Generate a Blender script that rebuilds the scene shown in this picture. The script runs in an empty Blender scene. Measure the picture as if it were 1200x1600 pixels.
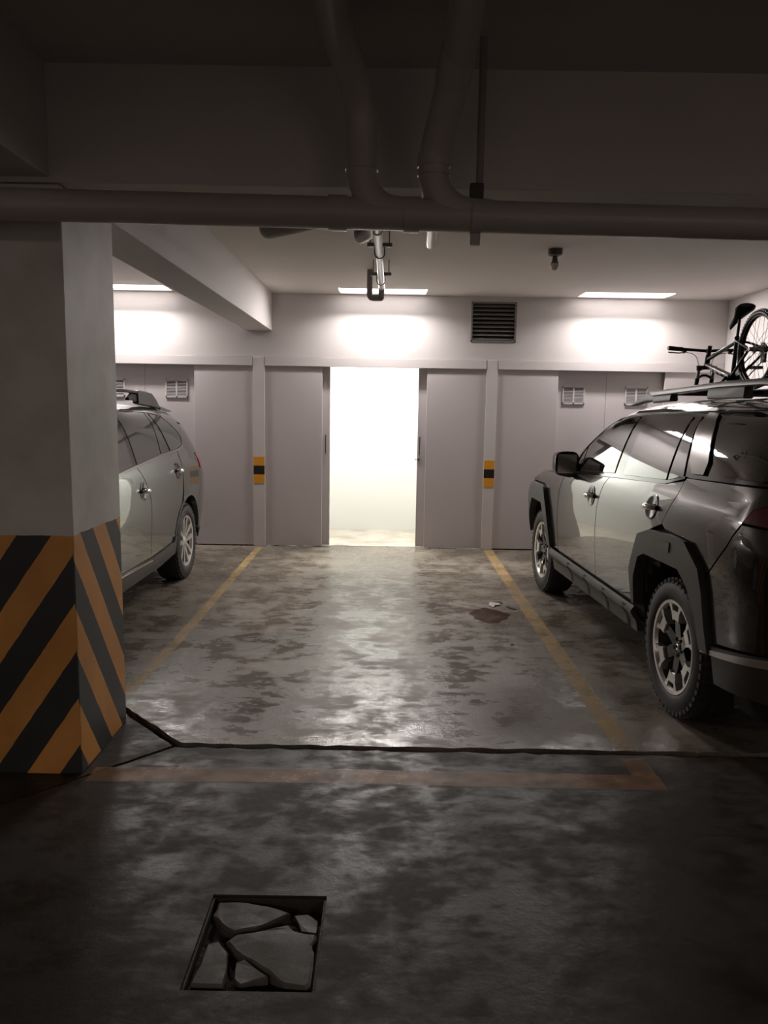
import bpy, bmesh, math, random
from mathutils import Vector, Matrix
from mathutils.geometry import delaunay_2d_cdt

random.seed(7)
scene = bpy.context.scene
COL = scene.collection

# ------------------------------------------------------------------ camera
PITCH, ROLL, YAW, CAM_H = 0.134145, 0.016365, -0.001386, 1.57
_f = Vector((math.sin(YAW) * math.cos(PITCH), math.cos(YAW) * math.cos(PITCH), -math.sin(PITCH)))
_r = Vector((math.cos(YAW), -math.sin(YAW), 0))
_d = _f.cross(_r)
_r2 = math.cos(ROLL) * _r - math.sin(ROLL) * _d
_d2 = math.sin(ROLL) * _r + math.cos(ROLL) * _d
cam_data = bpy.data.cameras.new('camera')
cam_data.sensor_fit = 'VERTICAL'
cam_data.sensor_height = 36.0
cam_data.lens = 27.0
cam_data.clip_start = 0.05
cam = bpy.data.objects.new('camera', cam_data)
COL.objects.link(cam)
_m = Matrix((_r2, -_d2, -_f)).transposed().to_4x4()
_m.translation = Vector((0, 0, CAM_H))
cam.matrix_world = _m
scene.camera = cam

# ------------------------------------------------------------------ world, exposure
world = bpy.data.worlds.new('world')
scene.world = world
world.use_nodes = True
world.node_tree.nodes['Background'].inputs[0].default_value = (0.5, 0.47, 0.45, 1)
world.node_tree.nodes['Background'].inputs[1].default_value = 0.02
scene.view_settings.view_transform = 'Standard'
scene.view_settings.look = 'None'
scene.view_settings.gamma = 1.0
scene.view_settings.use_curve_mapping = False
scene.view_settings.exposure = 0.2
LAMP_WATT = 46.0           # each ceiling luminaire along the back wall
STORE_WATT = 62.0          # lamp inside the storage closet
FILL_WATT = 52.0          # each unseen fill lamp added behind the viewer
scene.cycles.caustics_reflective = False
scene.cycles.caustics_refractive = False
scene.cycles.blur_glossy = 0.5
scene.cycles.sample_clamp_indirect = 4.0


# ------------------------------------------------------------------ materials
def new_mat(name):
    m = bpy.data.materials.new(name)
    m.use_nodes = True
    nt = m.node_tree
    return m, nt, nt.nodes['Principled BSDF']


def _node(nt, t, **kw):
    n = nt.nodes.new(t)
    for k, v in kw.items():
        setattr(n, k, v)
    return n


def plain(name, col, rough=0.5, metal=0.0, coat=0.0, noise=0.06, scale=6.0, bump=0.0, bscale=60.0, spec=0.5):
    """A colour with a little procedural mottling (and fine relief)."""
    m, nt, b = new_mat(name)
    tc = _node(nt, 'ShaderNodeTexCoord')
    nz = _node(nt, 'ShaderNodeTexNoise')
    nz.inputs['Scale'].default_value = scale
    nz.inputs['Detail'].default_value = 4
    nt.links.new(tc.outputs['Object'], nz.inputs['Vector'])
    mx = _node(nt, 'ShaderNodeMix', data_type='RGBA')
    mx.inputs[6].default_value = (*[max(0, c * (1 - noise)) for c in col], 1)
    mx.inputs[7].default_value = (*[min(1, c * (1 + noise)) for c in col], 1)
    nt.links.new(nz.outputs['Fac'], mx.inputs[0])
    nt.links.new(mx.outputs[2], b.inputs['Base Color'])
    b.inputs['Roughness'].default_value = rough
    b.inputs['Metallic'].default_value = metal
    b.inputs['Coat Weight'].default_value = coat
    b.inputs['Coat Roughness'].default_value = 0.03
    b.inputs['Specular IOR Level'].default_value = spec
    if bump > 0:
        n2 = _node(nt, 'ShaderNodeTexNoise')
        n2.inputs['Scale'].default_value = bscale
        n2.inputs['Detail'].default_value = 3
        nt.links.new(tc.outputs['Object'], n2.inputs['Vector'])
        bp = _node(nt, 'ShaderNodeBump')
        bp.inputs['Strength'].default_value = bump
        bp.inputs['Distance'].default_value = 0.01
        nt.links.new(n2.outputs['Fac'], bp.inputs['Height'])
        nt.links.new(bp.outputs['Normal'], b.inputs['Normal'])
    return m


def emit(name, col, strength):
    m = bpy.data.materials.new(name)
    m.use_nodes = True
    nt = m.node_tree
    nt.nodes.clear()
    e = _node(nt, 'ShaderNodeEmission')
    e.inputs[0].default_value = (*col, 1)
    e.inputs[1].default_value = strength
    o = _node(nt, 'ShaderNodeOutputMaterial')
    nt.links.new(e.outputs[0], o.inputs[0])
    return m


def concrete_floor(name, base=(0.250, 0.220, 0.178), dark=(0.130, 0.112, 0.088), r0=0.13, r1=0.58, spec=0.5):
    m, nt, b = new_mat(name)
    L = nt.links.new
    tc = _node(nt, 'ShaderNodeTexCoord')

    def noise(scale, detail, rough=0.55, dist=0.0, vec=None):
        n = _node(nt, 'ShaderNodeTexNoise')
        n.inputs['Scale'].default_value = scale
        n.inputs['Detail'].default_value = detail
        n.inputs['Roughness'].default_value = rough
        n.inputs['Distortion'].default_value = dist
        L(vec or tc.outputs['Object'], n.inputs['Vector'])
        return n

    def ramp(src, p0, p1, c0=(0, 0, 0, 1), c1=(1, 1, 1, 1)):
        r = _node(nt, 'ShaderNodeValToRGB')
        r.color_ramp.elements[0].position = p0
        r.color_ramp.elements[1].position = p1
        r.color_ramp.elements[0].color = c0
        r.color_ramp.elements[1].color = c1
        L(src, r.inputs[0])
        return r
    big = noise(0.9, 4, 0.55, 0.4)
    mid = noise(3.4, 4, 0.52, 0.3)
    fine = noise(38, 6, 0.7)
    mp = _node(nt, 'ShaderNodeMapping')
    mp.inputs['Scale'].default_value = (1.0, 1.7, 1)
    L(tc.outputs['Object'], mp.inputs[0])
    streak = noise(8.5, 6, 0.66, 0.2, mp.outputs[0])
    c1 = ramp(big.outputs['Fac'], 0.36, 0.66, (*dark, 1), (*base, 1))
    c2 = ramp(mid.outputs['Fac'], 0.34, 0.62, (0.60, 0.57, 0.53, 1), (1.1, 1.1, 1.1, 1))
    c2.color_ramp.elements[1].color = (1, 1, 1, 1)
    mx = _node(nt, 'ShaderNodeMix', data_type='RGBA', blend_type='MULTIPLY')
    mx.inputs[0].default_value = 0.75
    L(c1.outputs[0], mx.inputs[6])
    L(c2.outputs[0], mx.inputs[7])
    c3 = ramp(fine.outputs['Fac'], 0.30, 0.60, (0.72, 0.70, 0.68, 1), (1, 1, 1, 1))
    mx2 = _node(nt, 'ShaderNodeMix', data_type='RGBA', blend_type='MULTIPLY')
    mx2.inputs[0].default_value = 0.6
    L(mx.outputs[2], mx2.inputs[6])
    L(c3.outputs[0], mx2.inputs[7])
    c4 = ramp(streak.outputs['Fac'], 0.36, 0.60, (0.68, 0.65, 0.61, 1), (1, 1, 1, 1))
    mx3 = _node(nt, 'ShaderNodeMix', data_type='RGBA', blend_type='MULTIPLY')
    mx3.inputs[0].default_value = 0.6
    L(mx2.outputs[2], mx3.inputs[6])
    L(c4.outputs[0], mx3.inputs[7])
    L(mx3.outputs[2], b.inputs['Base Color'])
    # worn polish: glossy film broken up by grit
    ro = _node(nt, 'ShaderNodeMath', operation='ADD')
    L(mid.outputs['Fac'], ro.inputs[0])
    L(streak.outputs['Fac'], ro.inputs[1])
    rr = ramp(ro.outputs[0], 0.0, 1.0, (r0,) * 3 + (1,), (r1,) * 3 + (1,))
    mr = _node(nt, 'ShaderNodeMapRange')
    mr.inputs['From Min'].default_value = 0.84
    mr.inputs['From Max'].default_value = 1.14
    L(ro.outputs[0], mr.inputs['Value'])
    L(mr.outputs[0], rr.inputs[0])
    L(rr.outputs[0], b.inputs['Roughness'])
    b.inputs['Specular IOR Level'].default_value = spec
    hs = _node(nt, 'ShaderNodeMath', operation='ADD')
    L(fine.outputs['Fac'], hs.inputs[0])
    mm = _node(nt, 'ShaderNodeMath', operation='MULTIPLY')
    mm.inputs[1].default_value = 2.2
    L(mid.outputs['Fac'], mm.inputs[0])
    L(mm.outputs[0], hs.inputs[1])
    bp = _node(nt, 'ShaderNodeBump')
    bp.inputs['Strength'].default_value = 0.16
    bp.inputs['Distance'].default_value = 0.012
    L(hs.outputs[0], bp.inputs['Height'])
    L(bp.outputs['Normal'], b.inputs['Normal'])
    return m


def worn_paint(name, col, wear0=0.45, wear1=0.6, amax=0.62, amin=0.14):
    """Old line paint: noise wears it through to whatever lies beneath."""
    m, nt, b = new_mat(name)
    L = nt.links.new
    tc = _node(nt, 'ShaderNodeTexCoord')
    n = _node(nt, 'ShaderNodeTexNoise')
    n.inputs['Scale'].default_value = 5
    n.inputs['Detail'].default_value = 9
    n.inputs['Roughness'].default_value = 0.72
    L(tc.outputs['Object'], n.inputs['Vector'])
    r = _node(nt, 'ShaderNodeValToRGB')
    r.color_ramp.elements[0].position = wear0
    r.color_ramp.elements[1].position = wear1
    r.color_ramp.elements[0].color = (amin, amin, amin, 1)
    r.color_ramp.elements[1].color = (amax, amax, amax, 1)
    L(n.outputs['Fac'], r.inputs[0])
    L(r.outputs[0], b.inputs['Alpha'])
    b.inputs['Base Color'].default_value = (*col, 1)
    b.inputs['Roughness'].default_value = 0.5
    return m


def stripe_paint(name, period, slope_front, slope_side, yellow, black, top, wall):
    """Hazard stripes painted round the foot of the column, plain wall paint above."""
    m, nt, b = new_mat(name)
    L = nt.links.new
    tc = _node(nt, 'ShaderNodeTexCoord')
    geo = _node(nt, 'ShaderNodeNewGeometry')
    sp = _node(nt, 'ShaderNodeSeparateXYZ')
    L(tc.outputs['Object'], sp.inputs[0])
    sn = _node(nt, 'ShaderNodeSeparateXYZ')
    L(tc.outputs['Normal'], sn.inputs[0])

    def math_(op, a, c, d=None):
        n = _node(nt, 'ShaderNodeMath', operation=op)
        for i, q in enumerate((a, c, d)):
            if q is None:
                continue
            if isinstance(q, (int, float)):
                n.inputs[i].default_value = q
            else:
                L(q, n.inputs[i])
        return n.outputs[0]
    wob = _node(nt, 'ShaderNodeTexNoise')
    wob.inputs['Scale'].default_value = 14
    L(tc.outputs['Object'], wob.inputs['Vector'])
    wv = math_('MULTIPLY', math_('SUBTRACT', wob.outputs['Fac'], 0.5), 0.012)
    z = math_('ADD', sp.outputs[2], wv)
    fr = math_('SUBTRACT', z, math_('MULTIPLY', sp.outputs[0], slope_front))
    fr = math_('SUBTRACT', fr, 0.018)
    sd = math_('ADD', math_('ADD', z, 0.085), math_('MULTIPLY', sp.outputs[1], slope_side))
    isside = math_('GREATER_THAN', math_('ABSOLUTE', sn.outputs[0], 0), 0.7)
    v = math_('ADD', math_('MULTIPLY', fr, math_('SUBTRACT', 1.0, isside)), math_('MULTIPLY', sd, isside))
    fra = math_('FRACT', math_('DIVIDE', v, period), 0)
    isblack = math_('LESS_THAN', fra, 0.5)
    istop = math_('GREATER_THAN', z, top)
    m1 = _node(nt, 'ShaderNodeMix', data_type='RGBA')
    m1.inputs[6].default_value = (*yellow, 1)
    m1.inputs[7].default_value = (*black, 1)
    L(isblack, m1.inputs[0])
    m2 = _node(nt, 'ShaderNodeMix', data_type='RGBA')
    L(istop, m2.inputs[0])
    L(m1.outputs[2], m2.inputs[6])
    m2.inputs[7].default_value = (*wall, 1)
    gr = _node(nt, 'ShaderNodeTexNoise')
    gr.inputs['Scale'].default_value = 3
    gr.inputs['Detail'].default_value = 8
    L(tc.outputs['Object'], gr.inputs['Vector'])
    rg = _node(nt, 'ShaderNodeValToRGB')
    rg.color_ramp.elements[0].position = 0.3
    rg.color_ramp.elements[0].color = (0.72, 0.7, 0.67, 1)
    rg.color_ramp.elements[1].position = 0.6
    L(gr.outputs['Fac'], rg.inputs[0])
    m3 = _node(nt, 'ShaderNodeMix', data_type='RGBA', blend_type='MULTIPLY')
    m3.inputs[0].default_value = 1
    L(m2.outputs[2], m3.inputs[6])
    L(rg.outputs[0], m3.inputs[7])
    L(m3.outputs[2], b.inputs['Base Color'])
    b.inputs['Roughness'].default_value = 0.55
    return m


M = {}
M['wall'] = plain('wall_paint', (0.68, 0.645, 0.635), 0.75, noise=0.035, scale=2.2, bump=0.10, bscale=90)
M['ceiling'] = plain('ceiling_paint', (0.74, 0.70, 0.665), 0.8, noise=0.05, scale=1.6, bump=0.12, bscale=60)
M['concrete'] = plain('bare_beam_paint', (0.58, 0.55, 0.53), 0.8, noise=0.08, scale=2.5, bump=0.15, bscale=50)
M['store_wall'] = plain('storage_wall_paint', (0.78, 0.79, 0.765), 0.8, noise=0.02, scale=2)
M['door'] = plain('door_laminate', (0.60, 0.555, 0.56), 0.55, noise=0.03, scale=3, bump=0.05, bscale=120)
M['header'] = plain('header_paint', (0.66, 0.62, 0.615), 0.6, noise=0.03, scale=3)
M['floor'] = concrete_floor('polished_concrete')
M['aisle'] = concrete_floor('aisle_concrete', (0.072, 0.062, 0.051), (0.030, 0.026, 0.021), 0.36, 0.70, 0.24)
M['store_floor'] = concrete_floor('clean_concrete', (0.66, 0.61, 0.53), (0.56, 0.515, 0.45), 0.4, 0.6)
M['subfloor'] = plain('joint_dirt', (0.025, 0.022, 0.02), 0.9, noise=0.3, scale=30, bump=0.4)
M['fragment'] = concrete_floor('broken_concrete', (0.17, 0.158, 0.138), (0.075, 0.068, 0.058), 0.5, 0.8)
M['pit'] = plain('pit_dirt', (0.06, 0.053, 0.047), 0.9, noise=0.4, scale=25, bump=0.6)
M['pit_rim'] = plain('rim_iron', (0.035, 0.03, 0.026), 0.7, noise=0.3, scale=20, bump=0.3)
M['line'] = worn_paint('worn_yellow_line', (0.66, 0.44, 0.18), 0.34, 0.66, 0.52)
M['line2'] = worn_paint('worn_orange_line', (0.46, 0.24, 0.11), 0.36, 0.66, 0.62)
M['column'] = stripe_paint('column_paint', 0.41, 1.45, 1.43, (0.76, 0.345, 0.085), (0.035, 0.035, 0.032), 1.035, (0.68, 0.655, 0.60))
M['tape_yellow'] = plain('reflective_yellow', (0.80, 0.36, 0.03), 0.4, noise=0.05)
M['tape_black'] = plain('reflective_black', (0.015, 0.013, 0.012), 0.4, noise=0.2)
M['pvc'] = plain('pvc_grey', (0.52, 0.485, 0.46), 0.38, noise=0.08, scale=3)
M['pvc_light'] = plain('pvc_light', (0.62, 0.59, 0.55), 0.3, noise=0.06, scale=4)
M['pvc_dark'] = plain('pvc_trap', (0.30, 0.275, 0.27), 0.4, noise=0.06, scale=4)
M['steel'] = plain('steel', (0.55, 0.53, 0.5), 0.35, metal=0.9, noise=0.1, scale=10)
M['dark_steel'] = plain('dark_steel', (0.06, 0.055, 0.05), 0.5, metal=0.3, noise=0.2, scale=10)
M['vent'] = plain('vent_metal', (0.23, 0.215, 0.205), 0.5, noise=0.1, scale=10)
M['vent_dark'] = plain('vent_shaft', (0.02, 0.019, 0.018), 0.9, noise=0.1)
M['grille'] = plain('grille_plastic', (0.62, 0.59, 0.58), 0.5, noise=0.03)
M['grille_dark'] = plain('grille_back', (0.02, 0.018, 0.018), 0.8, noise=0.05)
M['housing'] = plain('lamp_housing', (0.85, 0.83, 0.82), 0.5, noise=0.01)
M['lamp'] = emit('lamp_diffuser', (1.0, 0.93, 0.90), 3.0)
M['store_lamp'] = emit('storage_lamp_glow', (1.0, 1.0, 0.94), 8.0)
M['fill_lamp'] = emit('fill_lamp_glow', (1.0, 0.86, 0.80), 2.0)
M['socket'] = plain('bakelite', (0.09, 0.08, 0.07), 0.45, noise=0.1)
M['bulb'] = plain('frosted_bulb', (0.62, 0.59, 0.54), 0.25, noise=0.02)
M['stain'] = worn_paint('rust_stain', (0.070, 0.030, 0.020), 0.36, 0.60, 0.85, 0.35)
M['stain'].node_tree.nodes['Principled BSDF'].inputs['Roughness'].default_value = 0.85
M['stain'].node_tree.nodes['Principled BSDF'].inputs['Specular IOR Level'].default_value = 0.1
M['scrap'] = plain('paper_scrap', (0.5, 0.47, 0.42), 0.7, noise=0.15, scale=40)
M['grit'] = plain('grit', (0.06, 0.052, 0.045), 0.8, noise=0.3, scale=40)


def car_paint(name, col, metal, flake, rough):
    m, nt, b = new_mat(name)
    tc = _node(nt, 'ShaderNodeTexCoord')
    v = _node(nt, 'ShaderNodeTexNoise')
    v.inputs['Scale'].default_value = 900
    nt.links.new(tc.outputs['Object'], v.inputs['Vector'])
    mx = _node(nt, 'ShaderNodeMix', data_type='RGBA')
    mx.inputs[6].default_value = (*[c * (1 - flake) for c in col], 1)
    mx.inputs[7].default_value = (*[c * (1 + flake) for c in col], 1)
    nt.links.new(v.outputs['Fac'], mx.inputs[0])
    nt.links.new(mx.outputs[2], b.inputs['Base Color'])
    b.inputs['Metallic'].default_value = metal
    b.inputs['Roughness'].default_value = rough
    b.inputs['Coat Weight'].default_value = 1.0
    b.inputs['Coat Roughness'].default_value = 0.02
    return m


M['paint_suv'] = car_paint('graphite_paint', (0.052, 0.046, 0.043), 0.8, 0.12, 0.22)
M['paint_wagon'] = car_paint('silver_green_paint', (0.20, 0.218, 0.207), 0.75, 0.08, 0.27)
M['glass'] = plain('tinted_glass', (0.018, 0.019, 0.018), 0.015, noise=0.02, spec=0.8, coat=0.6)
M['glass_wagon'] = plain('grey_green_glass', (0.07, 0.078, 0.07), 0.02, noise=0.02, spec=0.8, coat=0.6)
M['gloss_black'] = plain('gloss_black', (0.014, 0.013, 0.012), 0.10, noise=0.05, coat=0.4)
M['core'] = plain('underbody_black', (0.010, 0.009, 0.009), 0.85, noise=0.1)
M['clad'] = plain('black_cladding', (0.060, 0.058, 0.054), 0.48, noise=0.06, scale=8, bump=0.05, bscale=400)
M['chrome'] = plain('chrome', (0.72, 0.70, 0.67), 0.14, metal=1.0, noise=0.02)
M['satin'] = plain('satin_rail', (0.17, 0.16, 0.15), 0.42, metal=0.6, noise=0.04)
M['alloy'] = plain('machined_alloy', (0.72, 0.70, 0.66), 0.28, metal=0.75, noise=0.03)
M['alloy_silver'] = plain('silver_alloy', (0.62, 0.60, 0.57), 0.34, metal=0.6, noise=0.03)
M['rim_black'] = plain('rim_black', (0.012, 0.011, 0.011), 0.22, noise=0.05, coat=0.3)
M['tyre'] = plain('tyre_rubber', (0.030, 0.028, 0.027), 0.62, noise=0.15, scale=20, bump=0.15, bscale=150)
M['tail'] = plain('tail_lens', (0.12, 0.006, 0.014), 0.06, noise=0.05, coat=1.0)
M['tail_pink'] = plain('tail_lens_pink', (0.45, 0.05, 0.09), 0.08, noise=0.05, coat=1.0)
M['headlamp'] = plain('head_lens', (0.5, 0.5, 0.5), 0.05, noise=0.03, coat=1.0)
M['bike_black'] = plain('bike_black', (0.012, 0.011, 0.011), 0.35, noise=0.05)
M['bike_frame'] = plain('bike_frame_paint', (0.50, 0.48, 0.46), 0.3, noise=0.03, coat=0.5)
M['bike_steel'] = plain('bike_steel', (0.5, 0.48, 0.45), 0.3, metal=0.9, noise=0.05)


# ------------------------------------------------------------------ mesh helpers
def mesh_obj(name, verts, faces, mat, parent=None, smooth=False, loc=None, normals=None, mats=None, fmat=None):
    me = bpy.data.meshes.new(name)
    me.from_pydata([tuple(v) for v in verts], [], faces)
    if mats:
        for q in mats:
            me.materials.append(M[q])
        if fmat:
            me.polygons.foreach_set('material_index', fmat)
    else:
        me.materials.append(M[mat])
    if smooth is True:
        me.polygons.foreach_set('use_smooth', [True] * len(me.polygons))
    elif isinstance(smooth, (int, float)) and smooth:
        me.polygons.foreach_set('use_smooth', [True] * len(me.polygons))
        me.set_sharp_from_angle(angle=math.radians(smooth))
    me.update()
    if normals is not None:
        me.normals_split_custom_set_from_vertices([tuple(n) for n in normals])
    o = bpy.data.objects.new(name, me)
    COL.objects.link(o)
    if parent is not None:
        o.parent = parent
    if loc is not None:
        o.location = loc
    return o


def tag(o, label=None, cat=None, group=None, kind=None):
    if label:
        o['label'] = label
    if cat:
        o['category'] = cat
    if group:
        o['group'] = group
    if kind:
        o['kind'] = kind
    return o


def thing(name, label, cat, loc=(0, 0, 0), rz=0.0, group=None, kind=None):
    o = bpy.data.objects.new(name, None)
    o.empty_display_size = 0.1
    COL.objects.link(o)
    o.location = loc
    o.rotation_euler = (0, 0, rz)
    return tag(o, label, cat, group, kind)


def area_light(name, parent, loc, sx, sy, watt, col, tilt=0.0, spread=180.0):
    l = bpy.data.lights.new(name, 'AREA')
    l.shape = 'RECTANGLE'
    l.size, l.size_y = sx, sy
    l.energy = watt
    l.color = col
    l.spread = math.radians(spread)
    o = bpy.data.objects.new(name, l)
    COL.objects.link(o)
    o.parent = parent
    o.location = loc
    o.rotation_euler = (math.radians(-tilt), 0, 0)
    return o


class MB:
    """Collects shapes into one mesh."""

    def __init__(self):
        self.v, self.f = [], []

    def add(self, vs, fs):
        n = len(self.v)
        self.v += [Vector(p) for p in vs]
        self.f += [tuple(i + n for i in q) for q in fs]
        return self

    def box(self, x0, x1, y0, y1, z0, z1, bev=0.0):
        if bev <= 0:
            return self.add([(x0, y0, z0), (x1, y0, z0), (x1, y1, z0), (x0, y1, z0), (x0, y0, z1), (x1, y0, z1), (x1, y1, z1), (x0, y1, z1)],
                            [(3, 2, 1, 0), (4, 5, 6, 7), (0, 1, 5, 4), (1, 2, 6, 5), (2, 3, 7, 6), (3, 0, 4, 7)])
        bm = bmesh.new()
        bmesh.ops.create_cube(bm, size=1)
        bmesh.ops.scale(bm, vec=(x1 - x0, y1 - y0, z1 - z0), verts=bm.verts)
        bmesh.ops.translate(bm, vec=((x0 + x1) / 2, (y0 + y1) / 2, (z0 + z1) / 2), verts=bm.verts)
        bmesh.ops.bevel(bm, geom=list(bm.edges), offset=bev, segments=2, profile=0.6, affect='EDGES')
        bm.verts.index_update()
        self.add([v.co.copy() for v in bm.verts], [[v.index for v in f.verts] for f in bm.faces])
        bm.free()
        return self

    def prism(self, poly, z0, z1, axes='xyz'):
        """poly in the first two axes, extruded along the third."""
        n = len(poly)
        area = sum(poly[i][0] * poly[(i + 1) % n][1] - poly[(i + 1) % n][0] * poly[i][1] for i in range(n))
        if area < 0:
            poly = poly[::-1]

        def mp(a, b, c):
            d = dict(zip(axes, (a, b, c)))
            return (d['x'], d['y'], d['z'])
        vs = [mp(a, b, z0) for a, b in poly] + [mp(a, b, z1) for a, b in poly]
        fs = [tuple(range(n - 1, -1, -1)), tuple(range(n, 2 * n))] + [(i, (i + 1) % n, n + (i + 1) % n, n + i) for i in range(n)]
        if axes in ('xzy', 'yxz', 'zyx'):
            fs = [q[::-1] for q in fs]
        return self.add(vs, fs)

    def tube(self, path, r, seg=12, caps=True):
        path = [Vector(p) for p in path]
        n = len(path)
        rr = r if isinstance(r, (list, tuple)) else [r] * n
        t = [(path[min(i + 1, n - 1)] - path[max(i - 1, 0)]).normalized() for i in range(n)]
        u = t[0].orthogonal().normalized()
        vs = []
        for i in range(n):
            if i:
                ax = t[i - 1].cross(t[i])
                if ax.length > 1e-7:
                    u = Matrix.Rotation(t[i - 1].angle(t[i]), 3, ax.normalized()) @ u
            w = t[i].cross(u).normalized()
            for k in range(seg):
                a = 2 * math.pi * k / seg
                vs.append(path[i] + rr[i] * (math.cos(a) * u + math.sin(a) * w))
        fs = []
        for i in range(n - 1):
            for k in range(seg):
                a, b = i * seg + k, i * seg + (k + 1) % seg
                fs.append((a, b, b + seg, a + seg))
        if caps:
            fs.append(tuple(range(seg - 1, -1, -1)))
            fs.append(tuple(range((n - 1) * seg, n * seg)))
        return self.add(vs, fs)

    def lathe(self, prof, seg=24, axis='z', o=(0, 0, 0), closed=False):
        """prof: (radius, height) pairs."""
        vs, fs = [], []
        n = len(prof)
        o = Vector(o)
        for k in range(seg):
            a = 2 * math.pi * k / seg
            c, s = math.cos(a), math.sin(a)
            for r, h in prof:
                p = {'z': (r * c, r * s, h), 'y': (r * s, h, r * c), 'x': (h, r * c, r * s)}[axis]
                vs.append(o + Vector(p))
        rng = range(n if closed else n - 1)
        for k in range(seg):
            for i in rng:
                a, b = k * n + i, k * n + (i + 1) % n
                c, d = ((k + 1) % seg) * n + (i + 1) % n, ((k + 1) % seg) * n + i
                fs.append((a, d, c, b))
        return self.add(vs, fs)

    def build(self, name, mat, parent=None, smooth=False, loc=None):
        return mesh_obj(name, self.v, self.f, mat, parent, smooth, loc)


def fillet(pts, r, seg=6):
    """Round the corners of a polyline."""
    pts = [Vector(p) for p in pts]
    out = [pts[0]]
    for i in range(1, len(pts) - 1):
        a, b, c = pts[i - 1], pts[i], pts[i + 1]
        d0, d1 = (a - b), (c - b)
        rr = min(r, d0.length * 0.49, d1.length * 0.49)
        p0, p1 = b + d0.normalized() * rr, b + d1.normalized() * rr
        for k in range(seg + 1):
            t = k / seg
            out.append((1 - t) ** 2 * p0 + 2 * t * (1 - t) * b + t * t * p1)
    out.append(pts[-1])
    return out


def rough_line(p, q, n, amp, seed):
    rg = random.Random(seed)
    p, q = Vector(p), Vector(q)
    d = (q - p)
    nrm = Vector((-d.y, d.x)).normalized()
    out = []
    for i in range(n + 1):
        t = i / n
        a = 0 if i in (0, n) else rg.uniform(-amp, amp)
        out.append(tuple(p + d * t + nrm * a))
    return out


# ------------------------------------------------------------------ structure
WALL_Y = 8.577           # back wall face
CEIL = 2.79
CEIL_A = 2.845           # aisle ceiling
XL, XR = -4.15, 3.70     # side walls of the bays
BEAM_Z = 2.412
STORE_Y = 9.88

# floor: dark sub-base, with slabs resting on it and real joints between them
fl = MB().box(-7.2, 7.2, -5.2, 10.05, -0.16, -0.06).build('floor', 'subfloor')
tag(fl, 'worn grey concrete garage floor with a dark joint across it', 'floor', kind='structure')
# column pad (a diamond set on the corner)
pad = (rough_line((-0.975, 3.40), (-1.50, 3.955), 14, 0.004, 1)[:-1] + rough_line((-1.50, 3.955), (-2.03, 3.40), 8, 0.004, 2)[:-1]
       + rough_line((-2.03, 3.40), (-1.50, 2.845), 8, 0.004, 3)[:-1] + rough_line((-1.50, 2.845), (-0.975, 3.40), 14, 0.004, 4)[:-1])
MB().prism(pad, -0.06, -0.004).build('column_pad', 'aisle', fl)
# bay slab (back): the joint line runs at y = 3.41
e1 = rough_line((XR + 3.4, 3.405), (-0.93, 3.422), 120, 0.007, 5)
e2 = rough_line((-0.95, 3.435), (-1.485, 3.995), 16, 0.005, 6)
bay = e1 + e2 + [(-2.06, 3.42), (-7.1, 3.42), (-7.1, WALL_Y + 0.10), (XR + 3.4, WALL_Y + 0.10)]
MB().prism(bay, -0.06, 0.0).build('bay_slab', 'floor', fl)
MB().box(-7.1, XR + 3.4, WALL_Y + 0.103, 10.0, -0.06, 0.002).build('storage_slab', 'store_floor', fl)
# aisle slab (front) with a square pit left open
HX0, HX1, HY0, HY1 = -0.535, -0.168, 1.885, 2.300
ms = MB()
e3 = rough_line((-0.955, 3.375), (7.1, 3.345), 120, 0.010, 8)
e4 = rough_line((-1.50, 2.825), (-0.955, 3.375), 16, 0.004, 9)
top_strip = [(-7.1, HY1), (HX0, HY1), (HX1, HY1), (7.1, HY1)] + e3[::-1] + e4[::-1][1:] + [(-2.06, 3.38), (-7.1, 3.38)]
for poly in (top_strip, [(-7.1, -5.1), (7.1, -5.1), (7.1, HY0), (HX1, HY0), (HX0, HY0), (-7.1, HY0)],
             [(-7.1, HY0), (HX0, HY0), (HX0, HY1), (-7.1, HY1)], [(HX1, HY0), (7.1, HY0), (7.1, HY1), (HX1, HY1)]):
    ms.prism(poly, -0.06, 0.0)
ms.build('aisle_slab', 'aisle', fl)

# ceilings; the bay ceiling is laid around the three recessed lamp openings
LAMPS = [(-3.26, -2.32), (-0.53, 0.41), (2.02, 2.97)]
LY0, LY1, LREC = 8.14, 8.515, 0.14
cm = MB()
cm.box(XL, XR, 3.40, LY0, CEIL, CEIL + 0.36)
cm.box(XL, XR, LY1, WALL_Y + 0.02, CEIL, CEIL + 0.36)
xs = [XL] + [v for a in LAMPS for v in a] + [XR]
for i in range(0, len(xs), 2):
    cm.box(xs[i], xs[i + 1], LY0, LY1, CEIL, CEIL + 0.36)
ce = cm.build('ceiling', 'ceiling')
tag(ce, 'pale painted concrete ceiling over the parking bays', 'ceiling', kind='structure')
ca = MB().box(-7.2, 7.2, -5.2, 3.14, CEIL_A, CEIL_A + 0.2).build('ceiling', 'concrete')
tag(ca, 'dark ceiling above the driving aisle in the foreground', 'ceiling', kind='structure')

# beams
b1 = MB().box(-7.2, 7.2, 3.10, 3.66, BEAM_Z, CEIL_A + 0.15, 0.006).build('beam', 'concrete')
tag(b1, 'wide dark concrete beam crossing the foreground above the pipe', 'beam', kind='structure')
b2 = MB().box(-1.555, -1.268, 3.66, WALL_Y + 0.01, 2.392, CEIL + 0.1, 0.006).build('beam', 'wall')
tag(b2, 'pale concrete beam running from the striped column to the back wall', 'beam', kind='structure')
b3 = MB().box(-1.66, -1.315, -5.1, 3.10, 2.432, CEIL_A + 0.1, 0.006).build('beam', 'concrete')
tag(b3, 'dark beam at the upper left corner running toward the viewer', 'beam', kind='structure')

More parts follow.
